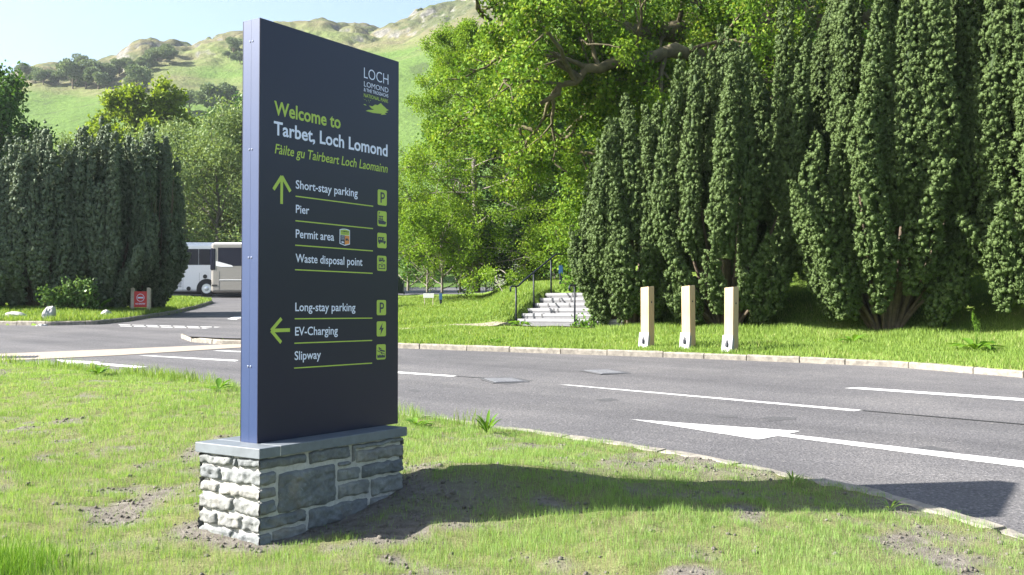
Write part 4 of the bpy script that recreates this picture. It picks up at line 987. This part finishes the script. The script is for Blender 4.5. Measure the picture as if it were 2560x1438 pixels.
# ---------------------------------------------------------------- broad-leaved trees
def grow(rg, p, d, L, r, lvl, spec, wood, anch):
    """one branch and its side branches; spec[lvl] = (children, length ratio, angle, wobble, lift)"""
    n = 6; pts = [p]; d = np.array(d, float); wob, lift = spec['wob'], spec['lift'][min(lvl, len(spec['lift']) - 1)]
    for i in range(n):
        d = d + rg.normal(size=3) * wob + np.array([0, 0, lift]); d /= np.linalg.norm(d); pts.append(pts[-1] + d * L / n)
    pts = np.array(pts); V, Q = tube_np(pts, np.linspace(r, max(r * 0.35, 0.008), n + 1), 6 if lvl < 2 else 4); wood.add(V, Q)
    if lvl >= spec['levels']:
        anch.append(pts[2:]); return
    nc = spec['nc'][lvl]
    for c in range(nc):
        f = rg.uniform(0.25, 1.0) if c else 1.0
        k = min(int(f * n), n - 1); q = pts[k] + (pts[k + 1] - pts[k]) * (f * n - k)
        dd = unit(pts[k + 1] - pts[k]); a = rg.normal(size=3); a -= dd * a.dot(dd); a /= np.linalg.norm(a)
        an = rg.uniform(0.4, 1.05) * spec['spread']
        grow(rg, q, dd * math.cos(an) + a * math.sin(an), L * spec['ratio'] * rg.uniform(0.7, 1.2) * (1.15 - 0.45 * f), r * 0.5, lvl + 1, spec, wood, anch)
def leaves_on(rg, anch, n, sig, L, W, droop=-0.3, hue=(0.5, 0.2)):
    A = np.concatenate(anch); i = rg.integers(0, len(A), n); h = rg.normal(hue[0], hue[1], len(A))
    P = A[i] + rg.normal(size=(n, 3)) * sig
    D = unit(rg.normal(size=(n, 3)) + np.array([0, 0, droop]))
    return leaf_cards(P, D, L * rg.uniform(0.6, 1.3, n), W * rg.uniform(0.7, 1.3, n), np.clip(h[i] + rg.normal(0, 0.14, n), 0, 1), 0.08)
def tree(name, label, cat, loc, H, cr, kind, seed, leafm, barkm, nleaf, leaf, sig, group=None, first=0.2, nb=16, lean=0.0, nc=(5, 4), levels=2, trunk_r=None, droop=-0.3, wob=0.10):
    rg = np.random.default_rng(seed); t = empty(name, loc, label, cat, group)
    wood = NP(); anch = []
    tr = trunk_r or H * 0.02; q = np.linspace(0, 1, 10)
    top = H * (0.97 if kind == 'cone' else 0.72)
    tp = np.stack([np.cumsum(rg.normal(0, 0.012 * H, 10)) * q + lean * q, np.cumsum(rg.normal(0, 0.012 * H, 10)) * q, -0.3 + q * (top + 0.3)], -1)
    V, Q = tube_np(tp, np.linspace(tr, tr * (0.12 if kind == 'cone' else 0.3), 10), 9); wood.add(V, Q)
    for i in range(nb):
        f = first + (1 - first) * (i + rg.uniform(0, 0.8)) / nb; f = min(f, 1.0)
        p = np.array([np.interp(f, q, tp[:, k]) for k in range(3)]); az = i * 2.4 + rg.uniform(-.4, .4)
        if kind == 'cone': L = cr * (1.06 - f) ** 0.75 * rg.uniform(0.75, 1.1); el = 0.25 - 0.35 * (1 - f) + rg.uniform(-.12, .12); lift = (0.02, 0.0, -0.05)
        elif kind == 'shrubby': L = cr * rg.uniform(0.8, 1.15) * (1.1 - 0.4 * f); el = 0.45 + 0.6 * f; lift = (0.03, 0.03, 0.02)
        else:
            L = cr * math.sqrt(max(0.12, 1 - ((f - 0.45) / 0.72) ** 2)) * rg.uniform(0.8, 1.1); el = 0.05 + 1.15 * max(0, f - 0.2) + rg.uniform(-.1, .15); lift = (0.04, 0.03, 0.0)
        d = np.array([math.cos(az) * math.cos(el), math.sin(az) * math.cos(el), math.sin(el)])
        grow(rg, p, d, L, tr * (0.42 if kind != 'cone' else 0.22) * (1.15 - 0.6 * f), 0, dict(levels=levels, nc=nc, ratio=0.5, spread=1.0, wob=wob, lift=lift), wood, anch)
    wood.build('trunk', M[barkm], t, True)
    fo = NP(); fo.add(*leaves_on(rg, anch, nleaf, sig, leaf[0], leaf[1], droop)); fo.build('crown', M[leafm], t)
    return t

# the big oak whose limbs reach across the top of the picture
def oak():
    rg = np.random.default_rng(77); Y0 = 33.0; x0 = at(1960, 500, Y0)[0]; z0 = zf(far_z, x0, Y0)
    t = empty('oak_tree', (x0, Y0, z0), 'great spreading oak with mossy limbs behind the right yews', 'tree')
    wood = NP(); anch = []; base = np.array([x0, Y0, z0])
    q = lambda u, v, Y: np.array(at(u, v, Y)) - base
    def limb(pts, r0, r1, nsub, sub_r, spread=1.2, L=2.6, f0=0.1):
        P = np.array(pts); s = np.linspace(0, 1, len(P)); ss = np.linspace(0, 1, 26)
        C = np.stack([np.interp(ss, s, P[:, k]) for k in range(3)], -1)
        C[1:-1] = (C[:-2] + 2 * C[1:-1] + C[2:]) / 4; C[1:-1] += rg.normal(size=(24, 3)) * 0.07
        V, Q = tube_np(C, np.linspace(r0, r1, 26) * (1 + 0.12 * rg.normal(size=26)), 9); wood.add(V, Q)
        for i in range(nsub):
            f = f0 + (1 - f0) * (i + rg.random()) / nsub; k = min(int(f * 25), 24); dd = unit(C[k + 1] - C[k])
            a = rg.normal(size=3) * np.array([1, 1, 1.0]); a -= dd * a.dot(dd); a = unit(a); d = unit(dd * 0.5 + a * spread + np.array([0, 0, 0.10]))
            grow(rg, C[k], d, L * rg.uniform(0.6, 1.25), sub_r * rg.uniform(0.7, 1.2), 0, dict(levels=2, nc=(4, 3), ratio=0.55, spread=1.1, wob=0.20, lift=(0.0, -0.03, -0.05)), wood, anch)
    V, Q = tube_np(np.array([[0, 0, -0.4], [0.05, 0, 1], [0.1, 0, 4], [0.0, 0.1, 7], [-0.1, 0.1, 9.2]]), [1.0, 0.75, 0.65, 0.6, 0.5], 14); wood.add(V, Q)
    c = np.array([-0.1, 0.1, 8.6])
    limb([c, q(1860, 95, 32.5), q(1760, 62, 32), q(1650, 78, 31.5), q(1560, 80, 31), q(1480, 66, 30.5), q(1400, 48, 30), q(1290, 55, 29.5), q(1210, 90, 29)], 0.44, 0.06, 22, 0.09)
    limb([c, q(1880, 110, 31), q(1790, 170, 30), q(1700, 120, 29), q(1600, 150, 28.5), q(1500, 160, 28), q(1420, 210, 28), q(1350, 260, 28)], 0.34, 0.05, 20, 0.08)
    limb([c * 0.85, q(1820, 180, 33), q(1700, 205, 32), q(1600, 235, 31), q(1510, 250, 31), q(1430, 330, 31), q(1390, 380, 31)], 0.28, 0.05, 18, 0.07)
    limb([c, q(1900, -60, 35), q(1780, -160, 36), q(1600, -190, 36), q(1400, -120, 35), q(1250, -40, 34)], 0.42, 0.06, 22, 0.09)
    limb([c, q(2040, 60, 33), q(2150, 30, 34), q(2300, 60, 35), q(2450, 20, 35)], 0.38, 0.07, 16, 0.09, L=2.8)
    limb([c, q(1980, -120, 32), q(2050, -300, 31), q(2150, -420, 31)], 0.4, 0.07, 14, 0.09, L=2.8)
    limb([c, q(1930, -160, 37), q(1850, -350, 39), q(1700, -420, 40)], 0.4, 0.07, 14, 0.09, L=2.8)
    limb([c * 0.9, q(1990, 150, 36), q(1850, 210, 38), q(1700, 260, 39), q(1560, 240, 40), q(1440, 180, 40)], 0.3, 0.06, 18, 0.08, L=2.8)
    limb([q(1560, 80, 31), q(1540, 125, 30.6), q(1525, 160, 30.4), q(1470, 150, 30), q(1440, 175, 29.6)], 0.16, 0.06, 5, 0.05, L=1.6)
    limb([c * 0.75, q(1960, 260, 34), q(1900, 300, 35), q(1780, 330, 36), q(1660, 330, 36), q(1560, 300, 36)], 0.24, 0.05, 14, 0.07)
    wood.build('trunk', M['moss_bark'], t, True)
    fo = NP(); fo.add(*leaves_on(rg, anch, 230000, 0.17, 0.115, 0.085, -0.2, (0.5, 0.27))); fo.build('crown', M['oak'], t)
oak()
def gt(u, Y, fn=None):
    x = at(u, 778, Y)[0]; z = SLOPE * Y + (0.9 if fn is None else fn); return (x, Y, z)
tree('feathery_tree', 'light green feathery tree with a straight trunk between the sign and the steps', 'tree', gt(1190, 44), 11.9, 4.7, 'cone', 41, 'larch', 'grey_bark', 140000, (0.105, 0.05), 0.15, first=0.07, nb=54, nc=(6, 3), levels=2, droop=-0.15, wob=0.07, trunk_r=0.2)
tree('broadleaf_tree', 'deep green broadleaf tree behind the feathery tree', 'tree', gt(1330, 52), 12.5, 4.6, 'round', 42, 'maple', 'grey_bark', 42000, (0.22, 0.15), 0.34, first=0.12, nb=20)
tree('broadleaf_tree', 'dark green tree filling the gap behind the oak and the slender yew', 'tree', gt(1620, 50), 14.0, 6.0, 'round', 43, 'maple', 'grey_bark', 42000, (0.24, 0.17), 0.4, first=0.1, nb=22)
tree('broadleaf_tree', 'dark green tree behind the broad yew, seen between its plumes', 'tree', gt(2080, 48), 16.0, 6.5, 'round', 44, 'maple', 'grey_bark', 36000, (0.26, 0.18), 0.42, first=0.1, nb=20)
tree('broadleaf_tree', 'dark green tree behind the yew at the right edge', 'tree', gt(2480, 44), 15.0, 5.5, 'round', 45, 'maple', 'grey_bark', 22000, (0.26, 0.18), 0.42, first=0.1, nb=18)
tree('leafy_bush', 'bright green bush between the blue marker post and the feathery tree', 'bush', gt(1105, 42), 3.0, 2.0, 'shrubby', 46, 'larch', 'grey_bark', 9000, (0.12, 0.06), 0.18, first=0.05, nb=14, nc=(4, 3))
for i, (u, Y_, hh, lm, lab) in enumerate(((1020, 48, 3.6, 'larch', 'tall light green bush at the right edge of the welcome sign, behind the bank'), (1068, 45, 2.8, 'maple', 'dark green bush behind the small pale notice board'), (1150, 45, 2.6, 'larch', 'light green bush around the trunk of the feathery tree'))):
    tree('leafy_bush', lab, 'bush', gt(u, Y_), hh, 1.9, 'shrubby', 470 + i, lm, 'grey_bark', 9000, (0.13, 0.07), 0.2, first=0.03, nb=16, nc=(4, 3))
tree('leafy_bush', 'dark green bush under the feathery tree near the handrail', 'bush', gt(1215, 46), 1.7, 2.0, 'shrubby', 47, 'maple', 'grey_bark', 8000, (0.14, 0.09), 0.2, first=0.05, nb=14, nc=(4, 3))
tree('leafy_bush', 'mid green bush behind the handrail and the top of the steps', 'bush', gt(1385, 44), 2.4, 1.6, 'shrubby', 48, 'larch', 'grey_bark', 8000, (0.12, 0.07), 0.2, first=0.05, nb=14, nc=(4, 3))
tree('leafy_bush', 'green bush between the feathery tree and the dark wood', 'bush', gt(1480, 40), 3.6, 2.2, 'shrubby', 49, 'oak', 'grey_bark', 9000, (0.14, 0.09), 0.22, first=0.05, nb=14, nc=(4, 3))
for i, (u, Y_, hh, lab) in enumerate(((1690, 33, 3.2, 'added dark bush standing in for shade on the bank between the two smaller yews'), (1880, 34, 3.4, 'added dark bush standing in for shade on the bank behind the slender yew'), (2060, 33, 3.4, 'added dark bush standing in for shade on the bank in the gap left of the broad yew'), (2330, 32, 3.2, 'added dark bush standing in for shade on the bank behind the broad yew, on its right'), (2480, 31, 3.4, 'added dark bush standing in for shade on the bank between the two tallest yews'), (2020, 27.5, 2.3, 'low dark bush added in place of the shade left of the broad yew'), (2400, 26, 2.3, 'low dark bush added in place of the shade between the two tallest yews'))):
    x = at(u, 700, Y_)[0]; tree('leafy_bush', lab, 'bush', (x, Y_, zf(far_z, x, Y_)), hh, 2.4, 'shrubby', 480 + i, 'maple', 'bark', 8000, (0.17, 0.11), 0.24, first=0.03, nb=16, nc=(4, 3))  # bushes added to cover sunlit bank, their dark mass standing in for deep shade
# behind the left yews and the coaches
tree('willow_tree', 'broad grey green willow behind the coaches, left of the sign', 'tree', gt(545, 73, 0), 10.9, 6.2, 'round', 51, 'willow', 'grey_bark', 70000, (0.26, 0.12), 0.45, first=0.06, nb=28)
tree('willow_tree', 'pale grey green willow rising behind the right end of the left yews', 'tree', gt(425, 84, 1), 13.6, 4.0, 'round', 52, 'willow', 'grey_bark', 30000, (0.28, 0.13), 0.42, first=0.25, nb=20)
tree('oak_tree', 'yellow green oak standing high behind the left yews', 'tree', gt(352, 92, 1), 19.2, 5.2, 'round', 53, 'yellow_oak', 'bark', 40000, (0.36, 0.25), 0.34, first=0.3, nb=18, nc=(5, 4), wob=0.16)
tree('birch_tree', 'small pale birch peeping over the left yews beside the dark tree', 'tree', gt(178, 88, 1), 15.3, 2.6, 'round', 54, 'willow', 'grey_bark', 12000, (0.26, 0.11), 0.4, first=0.4, nb=14)
tree('broadleaf_tree', 'large dark green tree at the left edge of the picture', 'tree', gt(-115, 62, 0.4), 14.3, 5.4, 'round', 55, 'maple', 'bark', 52000, (0.30, 0.20), 0.40, first=0.15, nb=26)
tree('broadleaf_tree', 'small dark green tree between the willow and the sign edge', 'tree', gt(575, 105, 1.5), 20.5, 4.0, 'round', 56, 'maple', 'bark', 15000, (0.34, 0.22), 0.45, first=0.4, nb=14)
tree('broadleaf_tree', 'green tree low behind the left yews, left of the yellow green oak', 'tree', gt(250, 80, 1), 12.6, 3.6, 'round', 57, 'yellow_oak', 'bark', 14000, (0.32, 0.2), 0.4, first=0.3, nb=14)
tree('willow_tree', 'grey green willow behind the sign, beside the coaches', 'tree', gt(740, 76, 0), 10.5, 5.0, 'round', 58, 'willow', 'grey_bark', 22000, (0.28, 0.13), 0.45, first=0.06, nb=20)

# ---------------------------------------------------------------- trees dotted over the hill
def hill_proto(seed, lobes):
    rg = np.random.default_rng(seed); fo = NP()
    for k in range(lobes):
        c = np.array([rg.normal(0, 0.28), rg.normal(0, 0.28), rg.uniform(0.38, 0.86)]); r = rg.uniform(0.16, 0.30)
        n = 420; D = unit(rg.normal(size=(n, 3))); P = c + D * (r * rg.uniform(0.55, 1.05, n))[:, None] * np.array([1, 1, 0.8])
        hu = rg.normal(0.45, 0.18)
        fo.add(*leaf_cards(P, unit(D + rg.normal(size=(n, 3))), 0.085 * rg.uniform(0.7, 1.3, n), 0.06, np.clip(hu + rg.normal(0, 0.15, n), 0, 1)))
    w_ = NP()
    V, Q = tube_np(np.array([[0, 0, -0.15], [0.01, 0, 0.2], [0.0, 0.02, 0.5]]), [0.035, 0.028, 0.012], 6); w_.add(V, Q)
    for a_ in (0.5, 2.6, 4.5):
        V, Q = tube_np(np.array([[0, 0, 0.18], [0.1 * math.cos(a_), 0.1 * math.sin(a_), 0.35], [0.22 * math.cos(a_), 0.22 * math.sin(a_), 0.55]]), [0.02, 0.014, 0.006], 5); w_.add(V, Q)
    r_ = empty('hill_tree', (0, 0, 0)); fo.build('crown', M['hill_leaf'], r_); w_.build('trunk', M['bark'], r_)
    return r_
protos = [hill_proto(100 + i, k) for i, k in enumerate((7, 9, 12))]
HT_ = [(203, 168, 30, 'lone dark tree standing on the skyline of the hill'),
       (63, 203, 34, None), (88, 208, 30, None), (108, 212, 36, None), (128, 210, 30, None), (146, 212, 34, None),
       (182, 222, 56, 'wide tree at the left end of the big clump on the hill slope'), (215, 222, 60, 'tallest tree of the big clump on the hill slope'), (246, 224, 50, 'dark tree at the right end of the big clump on the hill slope'),
       (268, 205, 38, 'round tree just right of the big clump on the hill slope'), (232, 190, 34, None),
       (298, 190, 40, 'left tree of the pair below the rocky knoll'), (322, 184, 30, 'right tree of the pair below the rocky knoll'), (344, 180, 28, None),
       (392, 165, 48, 'tree in the gully under the rocky knoll'), (408, 150, 36, 'upper tree of the gully under the rocky knoll'), (382, 148, 26, None), (370, 172, 26, None),
       (583, 135, 34, 'upper tree beside the sign edge on the hill'), (570, 150, 20, None), (600, 160, 30, 'lower tree beside the sign edge on the hill'),
       (340, 238, 60, 'pale tree on the lower hill above the yellow green oak'), (472, 288, 60, 'tree on the lower hill right of the yellow green oak'), (560, 290, 66, None), (590, 282, 40, None),
       (1050, 18, 10, 'tiny tree on the right skyline beside the great oak')]
used = set()
for i, (u, v, wpx, lab) in enumerate(HT_):
    p = hill_hit(u, v); s_ = wpx / F * math.hypot(p[0], p[1]) / 0.86
    k = i % 3; src = protos[k]
    if k in used:
        o = src.copy(); COL.objects.link(o)
        for ch in src.children:
            c = ch.copy(); COL.objects.link(c); c.parent = o
    else: o = src; used.add(k)
    o.location = (p[0], p[1], p[2] - 0.1); o.scale = (s_, s_, s_ * random.uniform(0.8, 1.0)); o.rotation_euler = (0, 0, random.uniform(0, 6.28))
    o['label'] = lab or ('grey green tree in the loose row left of the big clump on the hill' if u < 160 else 'dark tree on the lowest hill slope by the sign edge' if u > 500 and v > 200 else 'small bushy tree between the knoll and the gully on the hill' if u > 340 and u < 400 else 'small tree between the clumps on the hill')
    if u > 560 and u < 580 and v < 200: o['label'] = 'smallest of the three trees beside the sign edge on the hill'
    o['category'] = 'tree'; o['group'] = 'trees scattered over the hill'

# ---------------------------------------------------------------- weeds and shrubs
def rosette(name, label, cat, x, y, z, n, L, Wd, up, seed, mat='weed', stem=0.0, group=None):
    rg = np.random.default_rng(seed); bm = bmesh.new()
    vs = []; Qs = NP()
    for i in range(n):
        az = i * 2.4 + rg.uniform(-.4, .4); e = up * rg.uniform(0.6, 1.15); l = L * rg.uniform(0.6, 1.15); q = np.linspace(0, 1, 7)
        el = e - q * rg.uniform(0.5, 1.2)
        d = np.stack([np.cos(el) * math.cos(az), np.cos(el) * math.sin(az), np.sin(el)], -1) * l / 7
        P = np.cumsum(d, 0); sd = np.array([-math.sin(az), math.cos(az), 0]); wd = Wd * np.array([.12, .35, .8, 1, .9, .55, .04]) * rg.uniform(.8, 1.2)
        V = np.concatenate([P + sd * wd[:, None] / 2 + np.array([0, 0, 1]) * wd[:, None] * .18, P, P - sd * wd[:, None] / 2 + np.array([0, 0, 1]) * wd[:, None] * .18])
        a = np.arange(6); Q = np.concatenate([np.stack([a, a + 1, a + 8, a + 7], -1), np.stack([a + 7, a + 8, a + 15, a + 14], -1)])
        Qs.add(V, Q, np.full(len(V), np.clip(rg.normal(.5, .25), 0, 1)))
    if stem:
        for k in range(3):
            V, Q = tube_np(np.array([[0, 0, 0], [.02 * k, .01, stem * .5], [.05 * k - .04, .02, stem * (1 - .15 * k)]]), [.006, .005, .003], 5); Qs.add(V, Q, np.full(len(V), .8))
            P = np.array([.05 * k - .04, .02, stem * (1 - .15 * k)]) + rg.normal(size=(60, 3)) * np.array([.012, .012, .07]); Qs.add(*leaf_cards(P, rg.normal(size=(60, 3)), .02, .015, np.full(60, .95)))
    bm.free()
    o = Qs.build(name, M[mat], None, True); o.location = (x, y, z - 0.01); return tag(o, label, cat, group)
def wpos(u, v, fn):
    x, y, _ = gp(u, v, 0.08); return x, y, float(fn(np.array([x]), np.array([y]))[0])
rosette('dock_plant', 'dark leafy dock growing at the kerb right of the sign', 'weed', *wpos(1217, 1082, near_z), 13, 0.235, 0.034, 1.35, 1)
rosette('dock_plant', 'broad low weed behind the right end of the plinth', 'weed', *wpos(1042, 1062, near_z), 12, 0.20, 0.05, 0.8, 2)
rosette('dock_plant', 'tall flowering dock on the far verge before the broad yew', 'weed', *wpos(2440, 888, far_z), 14, 0.55, 0.15, 0.75, 3, stem=0.6)
rosette('dock_plant', 'small dock on the far verge right of the timber posts', 'weed', *wpos(2130, 868, far_z), 9, 0.36, 0.10, 0.8, 4)
rosette('dock_plant', 'low dock on the far verge below the stone steps', 'weed', *wpos(1230, 862, far_z), 9, 0.32, 0.10, 0.7, 5)
rosette('dock_plant', 'dock at the foot of the stone steps', 'weed', *wpos(1300, 824, far_z), 12, 0.42, 0.13, 0.7, 6)
rosette('dock_plant', 'weed at the kerb left of the sign post', 'weed', *wpos(245, 937, near_z), 12, 0.26, 0.07, 0.9, 7)
rosette('dock_plant', 'leafy weed in the long grass just left of the sign', 'weed', *wpos(545, 975, near_z), 14, 0.26, 0.06, 0.9, 8)
rosette('grass_tuft', 'lone grass tuft in the kerb within the sign shadow', 'grass tuft', *wpos(1982, 1207, near_z), 14, 0.16, 0.012, 1.4, 9, 'grass')
rosette('grass_tuft', 'lone grass tuft by the kerb near the right end of the shadow', 'grass tuft', *wpos(2225, 1268, near_z), 14, 0.15, 0.010, 1.2, 10, 'grass')
rosette('dock_plant', 'bright yellow green weed between the bush and the no entry board', 'weed', *wpos(243, 788, left_z), 16, 0.75, 0.22, 1.0, 11)
def bush(label, u, v, w_, h_, n, seed, fn, mat, L, Wd, name='leafy_bush'):
    x, y, z = wpos(u, v, fn); rg = np.random.default_rng(seed); t = empty(name, (x, y, z), label, 'bush')
    wd = NP(); an = []
    for i in range(14):
        az = i * 2.4; el = rg.uniform(0.3, 1.3)
        grow(rg, np.zeros(3), (math.cos(az) * math.cos(el), math.sin(az) * math.cos(el), math.sin(el)), (w_ * .5 * math.cos(el) + h_ * .85 * math.sin(el)) * rg.uniform(.7, 1), 0.02, 0, dict(levels=1, nc=(6,), ratio=.5, spread=1, wob=.15, lift=(.02, 0)), wd, an)
    wd.build('stems', M['bark'], t, True); fo = NP(); fo.add(*leaves_on(rg, an, n, 0.09, L, Wd, 0.1)); fo.build('foliage', M[mat], t); return t
bush('big pale leaved bush in front of the left yews, behind the small boulder', 185, 790, 1.1, 1.0, 3600, 61, left_z, 'shrub', 0.11, 0.075)
bush('small bramble at the yew side of the stone steps', 1462, 812, 0.9, 0.75, 1100, 62, far_z, 'weed', 0.085, 0.06)
bush('low bramble beneath the smallest yew, beside the steps', 1475, 826, 0.8, 0.4, 700, 63, far_z, 'weed', 0.085, 0.06)

# ---------------------------------------------------------------- grass
def blades(X, Y, Z, h, wd, hue, lean=0.35):
    n = len(X); az = rng.uniform(0, 2 * np.pi, n); fx = rng.uniform(0, 2 * np.pi, n)
    ln = np.abs(rng.normal(0, lean, n)) * h
    P = np.stack([X, Y, Z], -1); Dl = np.stack([np.cos(az), np.sin(az), np.zeros(n)], -1) * ln[:, None]; Sd = np.stack([np.cos(fx), np.sin(fx), np.zeros(n)], -1) * (wd / 2)[:, None]
    up = np.stack([np.zeros(n), np.zeros(n), h], -1)
    V = np.empty((n, 5, 3)); V[:, 0] = P - Sd; V[:, 1] = P + Sd; mid = P + up * .55 + Dl * .32
    V[:, 2] = mid + Sd * .75; V[:, 3] = mid - Sd * .75; V[:, 4] = P + up + Dl
    i = np.arange(n)[:, None] * 5
    return V.reshape(-1, 3), i + np.array([0, 1, 2, 3]), i + np.array([3, 2, 4]), np.repeat(hue, 5)
def lawn(name, x0, x1, y0, y1, N, fn, dens, hmean, wd0, mat, yref, wpow, minw=0.0):
    X = rng.uniform(x0, x1, N); Y = y0 * (y1 / y0) ** rng.random(N) if wpow else rng.uniform(y0, y1, N)
    ok = np.abs(X) < 0.56 * Y + 0.6; X, Y = X[ok], Y[ok]
    h_, d = fn(X, Y); dn = dens(X, Y, d); ok = (d > 0.0) & ((fn is not far_h) | (sdist(X, Y, PAVE) < 0)) & (rng.random(len(X)) < dn); X, Y, h_, d, dn = X[ok], Y[ok], h_[ok], d[ok], dn[ok]
    hm = hmean(X, Y, d) * rng.uniform(0.5, 1.35, len(X)); wd = np.maximum(wd0 * (Y / yref), minw) * rng.uniform(0.7, 1.3, len(X))
    hue = np.clip(0.30 + 0.45 * fbm(X * 0.9 + 3, Y * 0.9, 3) + rng.normal(0, 0.2, len(X)), 0, 1)
    V, Q, T, A = blades(X, Y, SLOPE * Y + h_ - 0.008, hm, wd, hue)
    o = mesh_np(name, V, Q, T, M[mat], None, A); return tag(o, kind='stuff')
def dens_near(X, Y, d):
    m = soil_mask(X, Y); c = fbm(X * 7 + 1, Y * 7 + 3, 2)
    return np.clip(0.04 + 0.80 * m * (0.20 + 0.75 * S((c - 0.32) * 3.2)), 0, 1)
def h_near(X, Y, d):
    edge = np.exp(-((d - 0.12) / 0.16) ** 2) * S((-X - 0.4) * 1.2) + 0.6 * np.exp(-(((X + 2.55) / 0.35) ** 2 + ((Y - 4.95) / 0.22) ** 2))
    return (0.020 + 0.028 * fbm(X * 1.1, Y * 1.1 + 9, 3)) * (0.55 + 0.6 * soil_mask(X, Y)) + 0.24 * edge * np.clip(fbm(X * 3, Y * 3, 2) - 0.25, 0, 1) + 0.01
lawn('grass', -9.5, 4.2, 4.0, 17.5, 1300000, near_h, dens_near, h_near, 0.0019, 'grass', 5.5, True)
lawn('long_grass', -8.0, 15, 12, 28, 420000, far_h, lambda X, Y, d: np.where(d < 7, .9, .5) * (1 - 0.9 * ((np.abs((X - ST.x) * SE.x + (Y - ST.y) * SE.y - 1.37) < 1.42) & (np.abs((X - ST.x) * SD.x + (Y - ST.y) * SD.y - .2) < 1.85))), lambda X, Y, d: 0.035 + 0.07 * fbm(X * .8, Y * .8, 3) + 0.08 * np.exp(-((d - 4.6) / 1.2) ** 2) * (X > 2), 0.012, 'long_grass', 20, True)
lawn('long_grass', -9, 4, 26, 52, 160000, far_h, lambda X, Y, d: np.full(X.shape, .9), lambda X, Y, d: 0.07 + 0.09 * fbm(X * .6, Y * .6, 3), 0.022, 'long_grass', 30, True)
lawn('long_grass', -26, -11, 28, 53, 150000, left_h, lambda X, Y, d: np.full(X.shape, .9), lambda X, Y, d: 0.10 + 0.10 * fbm(X * .6, Y * .6, 3), 0.022, 'long_grass', 30, True)

edge_d = lambda X, Y, d: np.clip(np.exp(-((d - 0.10) / 0.13) ** 2) * S((fbm(X * 2.2 + 8, Y * 2.2, 3) - 0.40) * 5), 0, 1)
lawn('long_grass', -9, -0.2, 8.5, 17.5, 90000, near_h, edge_d, lambda X, Y, d: 0.07 + 0.12 * fbm(X * 2.2 + 8, Y * 2.2, 3), 0.0055, 'long_grass', 9, True)
lawn('long_grass', -3.3, -2.0, 4.4, 5.5, 16000, near_h, lambda X, Y, d: np.exp(-(((X + 2.62) / 0.30) ** 2 + ((Y - 4.92) / 0.20) ** 2)), lambda X, Y, d: np.full(X.shape, 0.12), 0.0035, 'weed', 5, False)
# crumbs of dug soil on the near verge
ico = bmesh.new(); bmesh.ops.create_icosphere(ico, subdivisions=1, radius=1.0)
iv = np.array([v_.co[:] for v_ in ico.verts]); it = np.array([[v_.index for v_ in f_.verts] for f_ in ico.faces]); ico.free()
n = 26000; X = rng.uniform(-5.5, 4.0, n); Y = 4.3 * (11 / 4.3) ** rng.random(n); h_, d = near_h(X, Y); m = soil_mask(X, Y)
u_ = (X - PC[0]) * DV[0] + (Y - PC[1]) * DV[1]; v__ = (X - PC[0]) * NVv[0] + (Y - PC[1]) * NVv[1]
ok = (d > 0.03) & (rng.random(n) < 0.06 + (1 - m) ** 1.5) & ~((u_ > 0) & (u_ < CL) & (v__ > 0) & (v__ < CW)); X, Y, h_ = X[ok], Y[ok], h_[ok]; n = len(X)
r_ = 0.004 + 0.009 * rng.random(n) ** 3 * rng.uniform(0.6, 1.9, n)
sh = 1 + rng.normal(0, 0.24, (n, len(iv), 1)); V = iv[None] * sh * r_[:, None, None] * np.array([1, 1, .75]) + np.stack([X, Y, SLOPE * Y + h_ + r_ * .25], -1)[:, None, :]
tag(mesh_np('soil_crumbs', V.reshape(-1, 3), None, (it[None] + (np.arange(n) * len(iv))[:, None, None]).reshape(-1, 3), M['soil'], None, np.zeros(n * len(iv))), kind='stuff')

# ---------------------------------------------------------------- thin summer haze over the glen
b = B(); _top = float(HZ.max()) + 14; _bot = float(HZ.min()) - 1.0; b.box((0, 0, (_top + _bot) / 2), (1840, 1840, _top - _bot)); hz = b.build('haze', None); tag(hz, kind='stuff')
hm = bpy.data.materials.new('haze'); hm.use_nodes = True; hn = hm.node_tree; hn.nodes.clear()
ho = hn.nodes.new('ShaderNodeOutputMaterial'); hv = hn.nodes.new('ShaderNodeVolumePrincipled')
hv.inputs['Density'].default_value = 0.00018; hv.inputs['Color'].default_value = (0.82, 0.9, 1.0, 1); hv.inputs['Anisotropy'].default_value = 0.2
hn.links.new(hv.outputs[0], ho.inputs['Volume']); hz.data.materials.append(hm)
